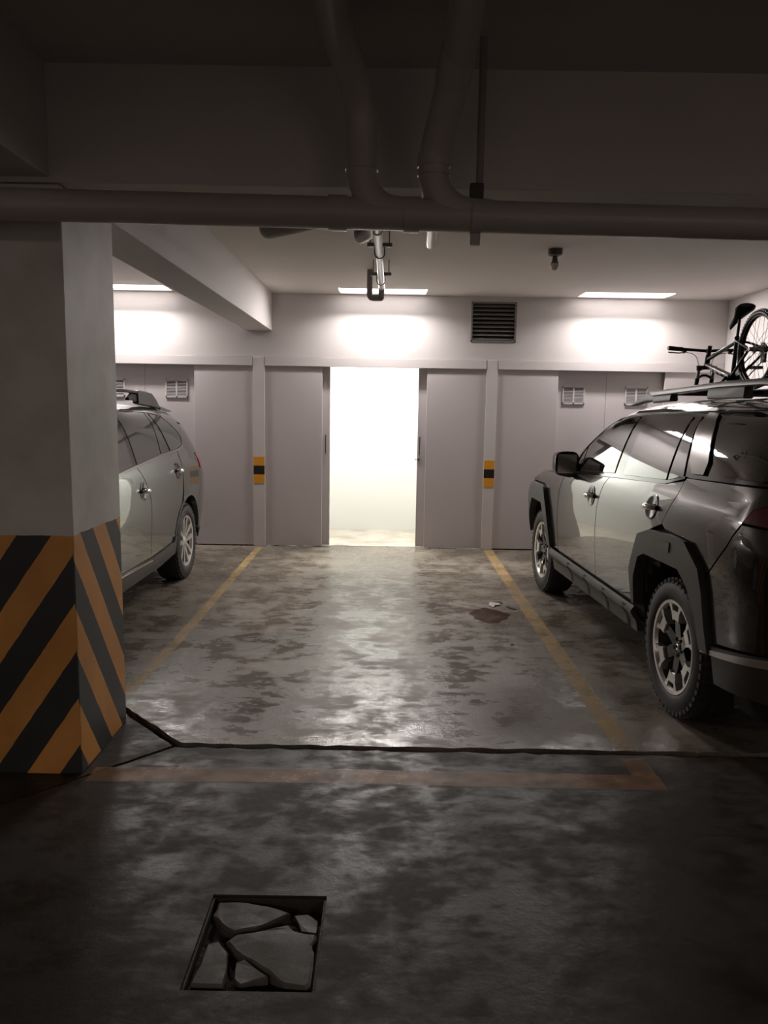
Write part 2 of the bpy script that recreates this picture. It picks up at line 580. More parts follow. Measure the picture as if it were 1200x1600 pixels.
# column
col = MB().box(-0.225, 0.225, -0.285, 0.285, 0.0, BEAM_Z, 0.008).build('column', 'column', loc=(-1.503, 3.387, -0.004))
tag(col, 'square column with yellow and black hazard stripes around its base', 'column', kind='structure')

# walls
wb = MB()
HEAD_Z0, HEAD_Z1 = 2.013, 2.113
P1, P2 = (-1.482, -1.352), (1.092, 1.214)
VX0, VX1, VZ0, VZ1 = 0.903, 1.398, 2.306, 2.735      # vent hole
wt = CEIL + 0.12
wb.box(XL, VX0, WALL_Y, WALL_Y + 0.16, HEAD_Z1, wt)
wb.box(VX1, XR, WALL_Y, WALL_Y + 0.16, HEAD_Z1, wt)
wb.box(VX0, VX1, WALL_Y, WALL_Y + 0.16, HEAD_Z1, VZ0)
wb.box(VX0, VX1, WALL_Y, WALL_Y + 0.16, VZ1, wt)
wall_back = wb.build('wall_back', 'wall')
tag(wall_back, 'back wall above the sliding closet doors', 'wall', kind='structure')
for nm, x0, x1, lab in (('wall_right', XR, XR + 0.15, 'pale side wall at right behind the bicycle'), ('wall_left', XL - 0.15, XL, 'pale side wall at left beyond the silver wagon')):
    w = MB().box(x0, x1, 3.60, WALL_Y + 0.16, 0.0, CEIL + 0.15).build(nm, 'wall')
    tag(w, lab, 'wall', kind='structure')
for nm, bx, lab in (('wall_aisle_left', (-7.2, -7.05, -5.2, 3.6, 0, CEIL_A), 'aisle wall far to the left'), ('wall_aisle_right', (7.05, 7.2, -5.2, 3.6, 0, CEIL_A), 'aisle wall far to the right'),
                    ('wall_front', (-7.2, 7.2, -5.2, -5.05, 0, CEIL_A), 'garage wall behind the viewer')):
    tag(MB().box(*bx).build(nm, 'concrete'), lab, 'wall', kind='structure')

# pilasters between the closets, each with a reflective marker
for i, ((x0, x1), lab) in enumerate(((P1, 'slim white pilaster left of the open closet with a marker band'), (P2, 'slim white pilaster right of the open closet with a marker band'))):
    p = MB().box(x0, x1, WALL_Y - 0.004, WALL_Y + 0.16, 0.0, HEAD_Z1 + 0.002, 0.003).build('pilaster', 'wall')
    tag(p, lab, 'pilaster', kind='structure')
    zt, h = 1.012, 0.0985
    for k in range(3):
        MB().box(x0 + 0.004, x1 - 0.002, WALL_Y - 0.0065, WALL_Y - 0.004, zt - (k + 1) * h, zt - k * h).build('marker_band', 'tape_black' if k == 1 else 'tape_yellow', p)

# headers that hide the sliding tracks
for x0, x1, lab in ((XL, P1[0], 'header panel above the closed closet doors at left'), (P1[1], P2[0], 'header panel above the open lit closet'), (P2[1], XR, 'header panel above the closed closet doors at right')):
    hd = MB().box(x0 + 0.004, x1 - 0.004, WALL_Y - 0.008, WALL_Y + 0.03, HEAD_Z0, HEAD_Z1 - 0.003, 0.003).build('trim', 'header')
    tag(hd, lab, 'header', kind='structure')
    MB().box(x0 + 0.004, x1 - 0.004, WALL_Y + 0.03, WALL_Y + 0.16, HEAD_Z0 + 0.04, HEAD_Z1, 0).build('track', 'steel', hd)

# sliding door panels
DN = [0]


def grille(door, cx, cz, y):
    w, h = 0.245, 0.20
    g = MB()
    for a in ((-w / 2, w / 2, h / 2 - 0.018, h / 2), (-w / 2, w / 2, -h / 2, -h / 2 + 0.018), (-w / 2, -w / 2 + 0.012, -h / 2, h / 2), (w / 2 - 0.012, w / 2, -h / 2, h / 2), (-0.008, 0.008, -h / 2, h / 2)):
        g.box(cx + a[0], cx + a[1], y - 0.012, y, cz + a[2], cz + a[3])
    fr = g.build('vent_grille', 'grille', door)
    MB().box(cx - w / 2 + 0.005, cx + w / 2 - 0.005, y - 0.0025, y, cz - h / 2 + 0.005, cz + h / 2 - 0.005).build('grille_backing', 'grille_dark', fr)
    s = MB()
    n = 10
    for k in range(n):
        z = cz - h / 2 + 0.02 + (h - 0.04) * (k + 0.5) / n
        for xa, xb in ((cx - w / 2 + 0.01, cx - 0.006), (cx + 0.006, cx + w / 2 - 0.01)):
            s.add([(xa, y - 0.010, z - 0.0035), (xb, y - 0.010, z - 0.0035), (xb, y - 0.003, z + 0.0015), (xa, y - 0.003, z + 0.0015),
                   (xa, y - 0.011, z - 0.0022), (xb, y - 0.011, z - 0.0022), (xb, y - 0.004, z + 0.0028), (xa, y - 0.004, z + 0.0028)],
                  [(0, 1, 2, 3), (7, 6, 5, 4), (0, 4, 5, 1), (2, 6, 7, 3), (1, 5, 6, 2), (0, 3, 7, 4)])
    tag(s.build('louvre_slats', 'grille', fr), kind='stuff')


def door(x0, x1, y, lab, vent=None, pull=None, lock=None):
    DN[0] += 1
    d = MB().box(x0, x1, y, y + 0.035, 0.012, HEAD_Z0 + 0.03, 0.003).build('door_%d' % DN[0], 'door')
    tag(d, lab, 'door', kind='structure')
    if vent:
        grille(d, vent[0], vent[1], y)
    if pull:
        m = MB()
        m.tube(fillet([(pull, y + 0.002, 1.06), (pull, y - 0.028, 1.06), (pull, y - 0.028, 1.265), (pull, y + 0.002, 1.265)], 0.012, 4), 0.006, 8)
        m.build('pull_handle', 'dark_steel', d, smooth=40)
    if lock:
        MB().lathe([(0, -0.012), (0.011, -0.012), (0.013, -0.004), (0.013, 0.001)], 16, 'y', (lock, y, 1.005)).build('lock', 'dark_steel', d, smooth=40)
        MB().box(lock - 0.042, lock - 0.02, y + 0.008, y + 0.016, 1.000, 1.012).build('lock_tongue', 'steel', d)
    return d


YF, YB = WALL_Y + 0.012, WALL_Y + 0.068
door(P1[1] + 0.003, -0.716, YF, 'plain grey outer sliding panel left of the lit opening')
door(-1.29, -0.632, YB, 'grey inner sliding panel with bar pull on the left edge of the lit opening', pull=-0.678)
door(0.349, 1.01, YB, 'grey inner sliding panel with bar pull and lock right of the lit opening', pull=0.372, lock=0.366)
door(0.440, P2[0] - 0.003, YF, 'plain grey outer sliding panel right of the lit opening')
door(-2.13, P1[0] - 0.003, YF, 'plain grey closet panel between silver wagon and left pilaster')
door(-2.690, -2.06, YB, 'grey closet door with louvre vent above the silver wagon tail', vent=(-2.34, 1.752))
door(-3.32, -2.692, YB, 'grey closet door with louvre vent partly hidden by the striped column', vent=(-3.04, 1.752))
door(XL + 0.01, -3.25, YF, 'plain grey closet panel at the far left behind the column')
door(P2[1] + 0.003, 1.886, YF, 'plain grey closet panel right of the right pilaster')
door(1.82, 2.431, YB, 'grey closet door with louvre vent left of the seam above the dark car', vent=(2.072, 1.75))
door(2.433, 3.10, YB, 'grey closet door with louvre vent half hidden by the roof rail', vent=(2.766, 1.75))
door(3.06, XR - 0.005, YF, 'plain grey closet panel below the bicycle handlebar at far right')

# storage closets behind the doors
st = MB()
st.box(P1[0] - 0.05, P2[1] + 0.05, STORE_Y, STORE_Y + 0.12, 0.0, 2.72)
st.box(P1[0] - 0.05, P1[1] - 0.02, WALL_Y + 0.16, STORE_Y, 0.0, 2.72)
st.box(P2[0] + 0.02, P2[1] + 0.05, WALL_Y + 0.16, STORE_Y, 0.0, 2.72)
st.box(P1[0] - 0.05, P2[1] + 0.05, WALL_Y + 0.155, STORE_Y + 0.12, 2.68, 2.80)
so = st.build('wall_storage', 'store_wall')
tag(so, 'bright white inner walls of the lit storage closet', 'wall', kind='structure')
for x0, x1 in ((XL, P1[0] - 0.06), (P2[1] + 0.06, XR)):
    w = MB().box(x0, x1, WALL_Y + 0.2, WALL_Y + 0.26, 0, CEIL).build('wall_closet', 'vent_dark')
    tag(w, 'dark closet interior behind the closed %s doors' % ('left' if x0 < 0 else 'right'), 'wall', kind='structure')
sl = thing('closet_lamp', 'ceiling lamp lighting the open storage closet', 'lamp', (-0.16, 9.16, 2.68))
MB().box(-0.30, 0.30, -0.06, 0.06, -0.03, 0.0, 0.004).build('lamp_base', 'housing', sl)
MB().box(-0.27, 0.27, -0.045, 0.045, -0.055, -0.03, 0.004).build('lamp_tube', 'store_lamp', sl)
area_light('lamp_glow', sl, (0, 0, -0.058), 0.54, 0.09, STORE_WATT, (1.0, 1.0, 0.94))

# ------------------------------------------------------------------ ceiling luminaires
for (x0, x1), lab in zip(LAMPS, ('lit ceiling panel partly hidden by the column at left', 'lit ceiling panel above the open closet', 'lit ceiling panel above the dark parked car')):
    t = thing('ceiling_light', lab, 'ceiling light', ((x0 + x1) / 2, (LY0 + LY1) / 2, CEIL), group='recessed ceiling lights along the back wall')
    hx, hy = (x1 - x0) / 2, (LY1 - LY0) / 2
    h = MB()
    for bx in ((-hx - 0.001, -hx + 0.012, -hy, hy), (hx - 0.012, hx + 0.001, -hy, hy), (-hx, hx, -hy - 0.001, -hy + 0.012), (-hx, hx, hy - 0.012, hy + 0.001)):
        h.box(*bx, 0.0, LREC + 0.02)
    h.box(-hx, hx, -hy, hy, LREC + 0.014, LREC + 0.03)
    h.build('housing', 'housing', t)
    # the diffuser leans a little away from the wall, toward the room
    MB().prism([(-hy + 0.012, 0.130), (hy - 0.012, 0.016), (hy - 0.012, 0.026), (-hy + 0.012, 0.140)], -hx + 0.012, hx - 0.012, 'yzx').build('diffuser', 'lamp', t)
    area_light('lamp_glow', t, (0, 0.0, 0.034), 2 * hx - 0.03, 0.12, LAMP_WATT, (1.0, 0.93, 0.90), 38.0, 170.0)
for x, y, lab in ((-2.6, -3.4, 'added unseen fill lamp behind the viewer to the left'), (3.2, -3.6, 'added unseen fill lamp behind the viewer to the right')):  # unseen lamps added to brighten the foreground
    t = thing('fill_light', lab, 'ceiling light', (x, y, CEIL_A), group='added fill lamps behind the viewer')
    MB().box(-0.62, 0.62, -0.07, 0.07, -0.045, 0.0, 0.006).build('housing', 'housing', t)
    MB().box(-0.6, 0.6, -0.055, 0.055, -0.07, -0.045, 0.006).build('diffuser', 'fill_lamp', t)
    area_light('lamp_glow', t, (0, 0, -0.073), 1.2, 0.11, FILL_WATT, (1.0, 0.86, 0.80))

# ------------------------------------------------------------------ wall vent
v = thing('wall_vent', 'dark louvred ventilation grille high on the back wall', 'vent', ((VX0 + VX1) / 2, WALL_Y, (VZ0 + VZ1) / 2))
hw, hh = (VX1 - VX0) / 2, (VZ1 - VZ0) / 2
m = MB()
for bx in ((-hw, -hw + 0.018, -hh, hh), (hw - 0.018, hw, -hh, hh), (-hw, hw, hh - 0.018, hh), (-hw, hw, -hh, -hh + 0.018)):
    m.box(bx[0], bx[1], -0.008, 0.05, bx[2], bx[3])
m.build('frame', 'vent', v)
MB().box(-hw, hw, 0.12, 0.13, -hh, hh).build('shaft', 'vent_dark', v)
ns = 9
sv = [(-hw + 0.018, -0.002, -0.016), (hw - 0.018, -0.002, -0.016), (hw - 0.018, 0.045, 0.012), (-hw + 0.018, 0.045, 0.012)]
sme = None
for k in range(ns):
    z = -hh + 0.018 + (2 * hh - 0.036) * (k + 0.5) / ns
    if sme is None:
        q = MB().add([Vector(p) for p in sv] + [Vector(p) + Vector((0, 0, 0.004)) for p in sv], [(3, 2, 1, 0), (4, 5, 6, 7), (0, 1, 5, 4), (1, 2, 6, 5), (2, 3, 7, 6), (3, 0, 4, 7)])
        o = q.build('slat', 'vent', v, loc=(0, 0, z))
        sme = o.data
    else:
        o = bpy.data.objects.new('slat', sme)
        COL.objects.link(o)
        o.parent = v
        o.location = (0, 0, z)

# ------------------------------------------------------------------ overhead pipes
PR = 0.055


def main_z(x):
    return 2.2545 - 0.0105 * x


dp = thing('drain_pipe', 'thick grey drain pipe crossing the picture below the beam with two branches', 'pipe', (0, 2.85, 2.2545))


def P(x, y, z):
    return Vector((x, y - 2.85, z - 2.2545))


MB().tube([P(-4.2, 2.85, main_z(-4.2)), P(6.6, 2.85, main_z(6.6))], PR, 32).build('main_pipe', 'pvc', dp, smooth=60)
for xc, w in ((-0.185, 0.065), (0.078, 0.055)):
    MB().tube([P(xc - w / 2, 2.85, main_z(xc - w / 2)), P(xc + w / 2, 2.85, main_z(xc + w / 2))], PR + 0.006, 32).build('coupling', 'pvc', dp, smooth=60)
br1 = [P(0.10, 2.85, main_z(0.1) + 0.004), P(-0.03, 2.85, main_z(0) + 0.012), P(-0.103, 2.85, 2.34), P(-0.103, 2.85, 2.62), P(-0.185, 2.60, 2.765), P(-0.185, 2.3, 2.775), P(-0.16, 0.4, 2.785)]
MB().tube(fillet(br1, 0.12, 8), PR - 0.001, 28).build('branch_pipe', 'pvc', dp, smooth=60)
br2 = [P(0.36, 2.85, main_z(0.36) + 0.004), P(0.23, 2.85, main_z(0.2) + 0.012), P(0.152, 2.85, 2.34), P(0.152, 2.85, 2.46), P(0.215, 2.66, 2.70), P(0.215, 2.3, 2.775), P(0.215, 0.4, 2.785)]
MB().tube(fillet(br2, 0.10, 8), PR - 0.001, 28).build('branch_pipe', 'pvc', dp, smooth=60)
for x, z0, z1 in ((-0.103, 2.40, 2.405), (-0.103, 2.55, 2.60), (0.152, 2.385, 2.39), (0.152, 2.415, 2.455)):
    MB().tube([P(x, 2.85, z0), P(x, 2.85, z1)], PR + 0.004, 28).build('socket_collar', 'pvc', dp, smooth=60)
MB().tube([P(0.2, 2.70, 2.645), P(0.213, 2.62, 2.715)], PR + 0.004, 28).build('socket_collar', 'pvc', dp, smooth=60)

hg = thing('pipe_hanger', 'rod and strap hanger holding up the thick drain pipe', 'hanger', (0.305, 2.85, main_z(0.305)))
ring = [(0, (PR + 0.006) * math.sin(a), (PR + 0.006) * math.cos(a)) for a in [2 * math.pi * k / 32 for k in range(33)]]
sm = MB()
for k in range(32):
    a, b = Vector(ring[k]), Vector(ring[k + 1])
    ai, bi = a * 0.955, b * 0.955
    w = Vector((0.018, 0, 0))
    sm.add([a - w, a + w, b + w, b - w, ai - w, ai + w, bi + w, bi - w], [(0, 1, 2, 3), (7, 6, 5, 4), (0, 4, 5, 1), (2, 6, 7, 3), (1, 5, 6, 2), (3, 7, 4, 0)])
sm.box(-0.018, 0.018, -0.012, 0.012, -PR - 0.045, -PR - 0.004, 0.004)
sm.build('strap', 'pvc', hg)
MB().box(-0.024, 0.024, -0.02, 0.02, PR + 0.004, PR + 0.055, 0.003).build('clevis', 'dark_steel', hg)
MB().tube([(0.01, 0, PR + 0.04), (0.01, 0, CEIL_A - main_z(0.305))], 0.013, 12).build('rod', 'pvc_dark', hg, smooth=60)

# condensate pipe below the bay ceiling with its trap
cp = thing('condensate_pipe', 'slim light pipe under the ceiling ending in a grey trap', 'pipe', (-0.066, 5.6, 2.62))


def Q(x, y, z):
    return Vector((x + 0.066, y - 5.6, z - 2.62))


MB().tube([Q(-0.078, 3.62, 2.60), Q(-0.062, 6.95, 2.625)], 0.026, 20).build('pipe_run', 'pvc_light', cp, smooth=60)
MB().tube([Q(-0.072, 4.7, 2.607), Q(-0.0705, 5.0, 2.609)], 0.031, 20).build('sleeve', 'pvc_light', cp, smooth=60)
for yc in (5.42, 6.56):
    br = MB().box(-0.085, 0.085, yc - 5.6 - 0.022, yc - 5.6 + 0.022, 0.036, 0.062, 0.002).build('strut_bracket', 'vent', cp)
    for sx in (-0.065, 0.065):
        MB().tube([(sx, yc - 5.6, 0.06), (sx, yc - 5.6, CEIL - 2.624)], 0.0035, 8).build('rod', 'dark_steel', br)
    pts = [(-0.034, yc - 5.6, 0.05)] + [(-0.034 * math.cos(a), yc - 5.6, -0.034 * math.sin(a) - 0.004) for a in [math.pi * k / 10 for k in range(11)]] + [(0.034, yc - 5.6, 0.05)]
    MB().tube(pts, 0.004, 8).build('u_bolt', 'dark_steel', br, smooth=60)
trap = [Q(-0.062, 6.93, 2.625), Q(-0.062, 7.05, 2.625), Q(-0.066, 7.06, 2.505), Q(-0.185, 7.10, 2.505), Q(-0.185, 7.10, 2.70), Q(-0.185, 7.10, 2.79)]
MB().tube(fillet([Q(-0.064, 7.0, 2.615), Q(-0.064, 7.06, 2.565), Q(-0.064, 7.06, 2.545), Q(-0.17, 7.06, 2.545), Q(-0.17, 7.06, 2.786)], 0.035, 6), 0.026, 18).build('trap', 'pvc_dark', cp, smooth=60)

p2 = thing('waste_pipe', 'grey pipe with a rounded elbow below the ceiling left of the slim pipe', 'pipe', (-0.6, 4.9, 2.70))
MB().tube(fillet([(-0.20, 0.25, 0.07), (-0.20, 0.22, -0.03), (0.33, -0.25, -0.03), (0.33, -1.25, -0.03)], 0.07, 6), 0.04, 20).build('pipe_run', 'pvc_dark', p2, smooth=60)
p3 = thing('waste_elbow', 'short grey pipe elbow beside the first pipe clamp', 'pipe', (-0.18, 5.0, 2.70))
MB().tube(fillet([(-0.02, 0.26, 0.07), (-0.02, 0.24, -0.03), (0.075, 0.02, -0.03), (0.075, -1.35, -0.03)], 0.07, 6), 0.036, 20).build('pipe_run', 'pvc_dark', p3, smooth=60)
p4 = thing('pipe_stub', 'short light pipe end pointing from behind the drain pipe', 'pipe', (0.26, 5.2, 2.68))
MB().tube([(0.02, 0.2, 0.0), (-0.045, -1.55, 0.02)], 0.034, 20).build('pipe_run', 'pvc_light', p4, smooth=60)
MB().lathe([(0, 0.018), (0.020, 0.016), (0.034, 0.0), (0.034, -0.05)], 20, 'y', (0.02, 0.2, 0)).build('end_cap', 'pvc_light', p4, smooth=60)

# unlit bulb
bl = thing('bare_bulb', 'unlit bare bulb in a dark socket on the ceiling', 'light bulb', (1.262, 6.06, CEIL))
MB().lathe([(0, -0.052), (0.030, -0.052), (0.052, -0.045), (0.056, -0.02), (0.055, 0.0)], 24).build('socket', 'socket', bl, smooth=40)
MB().lathe([(0.018, -0.050), (0.021, -0.085), (0.030, -0.105)], 20).build('collar', 'socket', bl, smooth=60)
MB().lathe([(0.022, -0.098), (0.032, -0.112), (0.033, -0.125), (0.028, -0.142), (0.016, -0.153), (0.0, -0.157)], 20).build('glass', 'bulb', bl, smooth=True)


# ------------------------------------------------------------------ floor markings and the broken cover
def strip(name, pts, w, mat, label, group):
    vs, fs = [], []
    n = len(pts)
    for i, (x, y) in enumerate(pts):
        a, b = Vector(pts[max(i - 1, 0)]), Vector(pts[min(i + 1, n - 1)])
        d = (b - a).normalized()
        nn = Vector((-d.y, d.x)) * w / 2
        for s in (1, -1):
            vs.append((x + s * nn.x, y + s * nn.y, 0.0012))
    for i in range(n - 1):
        fs.append((2 * i, 2 * i + 2, 2 * i + 3, 2 * i + 1)[::-1])
    o = mesh_obj(name, vs, fs, mat)
    if o.data.polygons[0].normal.z < 0:
        o.data.flip_normals()
    return tag(o, label, 'line marking', group)


strip('parking_line', [(-1.408, 8.52), (-1.392, 6.5), (-1.38, 5.2), (-1.395, 4.05)], 0.074, 'line', 'faded yellow floor line from the left pilaster to the striped column', 'painted bay lines')
strip('parking_line', [(1.168, 8.55), (1.155, 7.2), (1.146, 5.8), (1.15, 3.75), (1.15, 3.425)], 0.105, 'line', 'faded yellow floor line beside the dark car from the right pilaster', 'painted bay lines')
strip('parking_line', [(-1.24, 3.10), (-0.4, 3.12), (0.4, 3.11), (1.21, 3.105)], 0.13, 'line2', 'worn orange floor line across the bay in front of the dark joint', 'painted bay lines')
strip('parking_line', [(1.15, 3.33), (1.15, 3.17)], 0.11, 'line2', 'short worn orange line end between joint and cross line', 'painted bay lines')

ic = thing('inspection_cover', 'broken square concrete cover sunk in the floor', 'cover', ((HX0 + HX1) / 2, (HY0 + HY1) / 2, 0))
ox, oy = (HX0 + HX1) / 2, (HY0 + HY1) / 2
MB().box(HX0 - ox + 0.002, HX1 - ox - 0.002, HY0 - oy + 0.002, HY1 - oy - 0.002, -0.058, -0.042).build('pit_bottom', 'pit', ic)
m = MB()
for bx in ((HX0 + .001, HX0 + 0.008, HY0 + .008, HY1 - .008), (HX1 - 0.008, HX1 - .001, HY0 + .008, HY1 - .008), (HX0 + .001, HX1 - .001, HY0 + .001, HY0 + 0.008), (HX0 + .001, HX1 - .001, HY1 - 0.008, HY1 - .001)):
    m.box(bx[0] - ox, bx[1] - ox, bx[2] - oy, bx[3] - oy, -0.041, -0.006)
m.build('frame', 'pit_rim', ic)
FR = [[(-0.515, 2.274), (-0.421, 2.278), (-0.348, 2.261), (-0.277, 2.227), (-0.325, 2.187), (-0.375, 2.152), (-0.439, 2.138), (-0.484, 2.17), (-0.517, 2.212)],
      [(-0.266, 2.227), (-0.223, 2.233), (-0.186, 2.195), (-0.187, 2.14), (-0.234, 2.150)],
      [(-0.235, 2.135), (-0.185, 2.128), (-0.185, 2.104), (-0.195, 2.08), (-0.186, 2.05), (-0.184, 1.921), (-0.193, 1.908), (-0.256, 1.919), (-0.303, 1.966), (-0.362, 2.012), (-0.423, 2.055), (-0.451, 2.089), (-0.426, 2.124), (-0.352, 2.144), (-0.276, 2.172), (-0.253, 2.143)],
      [(-0.502, 2.076), (-0.475, 2.089), (-0.436, 2.043), (-0.425, 1.978), (-0.423, 1.909), (-0.512, 1.913), (-0.503, 1.99)],
      [(-0.405, 2.007), (-0.384, 2.019), (-0.306, 1.952), (-0.34, 1.941), (-0.376, 1.92), (-0.398, 1.943)]]
for i, f in enumerate(FR):
    rg = random.Random(40 + i)
    pts = []
    for k in range(len(f)):
        a, b = Vector(f[k]), Vector(f[(k + 1) % len(f)])
        pts.append(a)
        if (b - a).length > 0.03:
            pts.append((a + b) / 2 + Vector((rg.uniform(-.003, .003), rg.uniform(-.003, .003))))
    tz = (-0.010, -0.016, -0.006, -0.004, -0.008)[i]
    vs = [(p.x - ox, p.y - oy, -0.043) for p in pts] + [(p.x - ox, p.y - oy, tz - 0.005 + rg.uniform(-.002, .002)) for p in pts]
    c = sum((p for p in pts), Vector((0, 0))) / len(pts)
    n = len(pts)
    vs += [((p.x - c.x) * 0.93 + c.x - ox, (p.y - c.y) * 0.93 + c.y - oy, tz + rg.uniform(-.0015, .0015)) for p in pts]
    area = sum(pts[k].x * pts[(k + 1) % n].y - pts[(k + 1) % n].x * pts[k].y for k in range(n))
    fs = [(k, (k + 1) % n, n + (k + 1) % n, n + k) for k in range(n)] + [(n + k, n + (k + 1) % n, 2 * n + (k + 1) % n, 2 * n + k) for k in range(n)] + [tuple(range(2 * n, 3 * n))]
    if area < 0:
        fs = [q[::-1] for q in fs]
    mesh_obj('fragment', vs, fs, 'fragment', ic)

# stain and small litter on the floor beside the right line
blob = [(0.815 + 0.15 * math.cos(a) * (1 + 0.10 * math.sin(3 * a + 1) + 0.07 * math.sin(7 * a)), 5.77 + 0.20 * math.sin(a) * (1 + 0.10 * math.cos(4 * a) + 0.06 * math.sin(9 * a))) for a in [2 * math.pi * k / 44 for k in range(44)]]
o = mesh_obj('rust_stain', [(x, y, 0.0011) for x, y in blob], [tuple(range(44))], 'stain')
tag(o, 'dark reddish stain on the floor left of the right yellow line', 'stain')


def scrap(name, pts, z0, z1, mat, label, cat):
    rg = random.Random(len(label))
    n = len(pts)
    vs = [(x, y, 0.0004) for x, y in pts] + [(x, y, rg.uniform(z0, z1)) for x, y in pts]
    fs = [(k, (k + 1) % n, n + (k + 1) % n, n + k) for k in range(n)] + [tuple(range(n, 2 * n))]
    area = sum(pts[k][0] * pts[(k + 1) % n][1] - pts[(k + 1) % n][0] * pts[k][1] for k in range(n))
    if area < 0:
        fs = [q[::-1] for q in fs]
    return tag(mesh_obj(name, vs, fs, mat), label, cat)


scrap('paper_scrap', [(0.85, 6.06), (0.87, 6.14), (0.92, 6.13), (0.95, 6.11), (0.94, 6.06), (0.90, 6.05), (0.885, 6.00)], 0.004, 0.014, 'scrap', 'crumpled pale scrap lying just behind the reddish stain', 'litter')
scrap('grit_clump', [(0.89, 6.16), (0.96, 6.18), (0.98, 6.14), (0.93, 6.13)], 0.004, 0.012, 'grit', 'dark clump of grit behind the pale scrap', 'litter')
scrap('grit_clump', [(0.985, 6.03), (1.00, 6.07), (1.04, 6.0), (1.06, 5.95), (1.02, 5.96)], 0.003, 0.008, 'grit', 'dark clump of grit nearest the right yellow line', 'litter')
scrap('grit_clump', [(0.86, 5.03), (0.875, 5.05), (0.89, 5.03), (0.87, 5.01)], 0.003, 0.007, 'grit', 'tiny dark chip on the floor in front of the reddish stain', 'litter')


# ------------------------------------------------------------------ cars
def interp(pts, x):
    n = len(pts)
    if x <= pts[0][0]:
        return pts[0][1]
    if x >= pts[-1][0]:
        return pts[-1][1]
    for i in range(n - 1):
        if x <= pts[i + 1][0]:
            break
    x0, y0 = pts[i]
    x1, y1 = pts[i + 1]
    h = x1 - x0
    d = (y1 - y0) / h

    def slope(k):
        if k <= 0 or k >= n - 1:
            return d
        a = (pts[k][1] - pts[k - 1][1]) / (pts[k][0] - pts[k - 1][0])
        b = (pts[k + 1][1] - pts[k][1]) / (pts[k + 1][0] - pts[k][0])
        return 0 if a * b <= 0 else 2 * a * b / (a + b)
    m0, m1 = slope(i), slope(i + 1)
    t = (x - x0) / h
    return (2 * t ** 3 - 3 * t * t + 1) * y0 + (t ** 3 - 2 * t * t + t) * h * m0 + (-2 * t ** 3 + 3 * t * t) * y1 + (t ** 3 - t * t) * h * m1


class Shape:
    """Car body: half width y = W(x, z); x forward from the rear axle, z up."""

    def __init__(s, B, T, Xr, Xf, Lr=.85, Lf=1.1, nr=6, nf=5, z0=.4, m=30, q=2.5):
        s.B, s.T, s.Xr, s.Xf, s.Lr, s.Lf, s.nr, s.nf, s.z0, s.m, s.q = B, T, Xr, Xf, Lr, Lf, nr, nf, z0, m, q

    def W(s, x, z):
        w = interp(s.B, z)
        u = (x - interp(s.Xr, z)) / s.Lr
        if u <= 0:
            return 0.
        if u < 1:
            w *= math.sqrt(max(0, 1 - (1 - u) ** s.nr))
        u = (interp(s.Xf, z) - x) / s.Lf
        if u <= 0:
            return 0.
        if u < 1:
            w *= math.sqrt(max(0, 1 - (1 - u) ** s.nf))
        t = (z - s.z0) / (interp(s.T, x) - s.z0)
        if t >= 1:
            return 0.
        if t > 0:
            w *= (1 - t ** s.m) ** (1 / s.q)
        return w

    def top(s, x, y):
        y = abs(y)
        lo, hi = s.z0 + 0.1, interp(s.T, x)
        for _ in range(26):
            mid = (lo + hi) / 2
            if s.W(x, mid) > y:
                lo = mid
            else:
                hi = mid
        return lo

    def rear(s, y, z):
        y = abs(y)
        lo = interp(s.Xr, z)
        hi = lo + s.Lr
        for _ in range(26):
            mid = (lo + hi) / 2
            if s.W(mid, z) > y:
                hi = mid
            else:
                lo = mid
        return hi

    def front(s, y, z):
        y = abs(y)
        hi = interp(s.Xf, z)
        lo = hi - s.Lf
        for _ in range(26):
            mid = (lo + hi) / 2
            if s.W(mid, z) > y:
                lo = mid
            else:
                hi = mid
        return lo


def inside(p, poly):
    x, y = p
    c = False
    n = len(poly)
    for i in range(n):
        x0, y0 = poly[i]
        x1, y1 = poly[i - 1]
        if (y0 > y) != (y1 > y) and x < (x1 - x0) * (y - y0) / (y1 - y0) + x0:
            c = not c
    return c


def seg_dist(p, a, b):
    ax, ay = a
    bx, by = b
    dx, dy = bx - ax, by - ay
    l = dx * dx + dy * dy
    t = 0 if l == 0 else max(0, min(1, ((p[0] - ax) * dx + (p[1] - ay) * dy) / l))
    return math.hypot(p[0] - ax - t * dx, p[1] - ay - t * dy)


def smooth_poly(poly, it=1):
    for _ in range(it):
        out = []
        n = len(poly)
        for i in range(n):
            a, b = poly[i], poly[(i + 1) % n]
            out += [(a[0] * .8 + b[0] * .2, a[1] * .8 + b[1] * .2), (a[0] * .2 + b[0] * .8, a[1] * .2 + b[1] * .8)]
        poly = out
    return poly


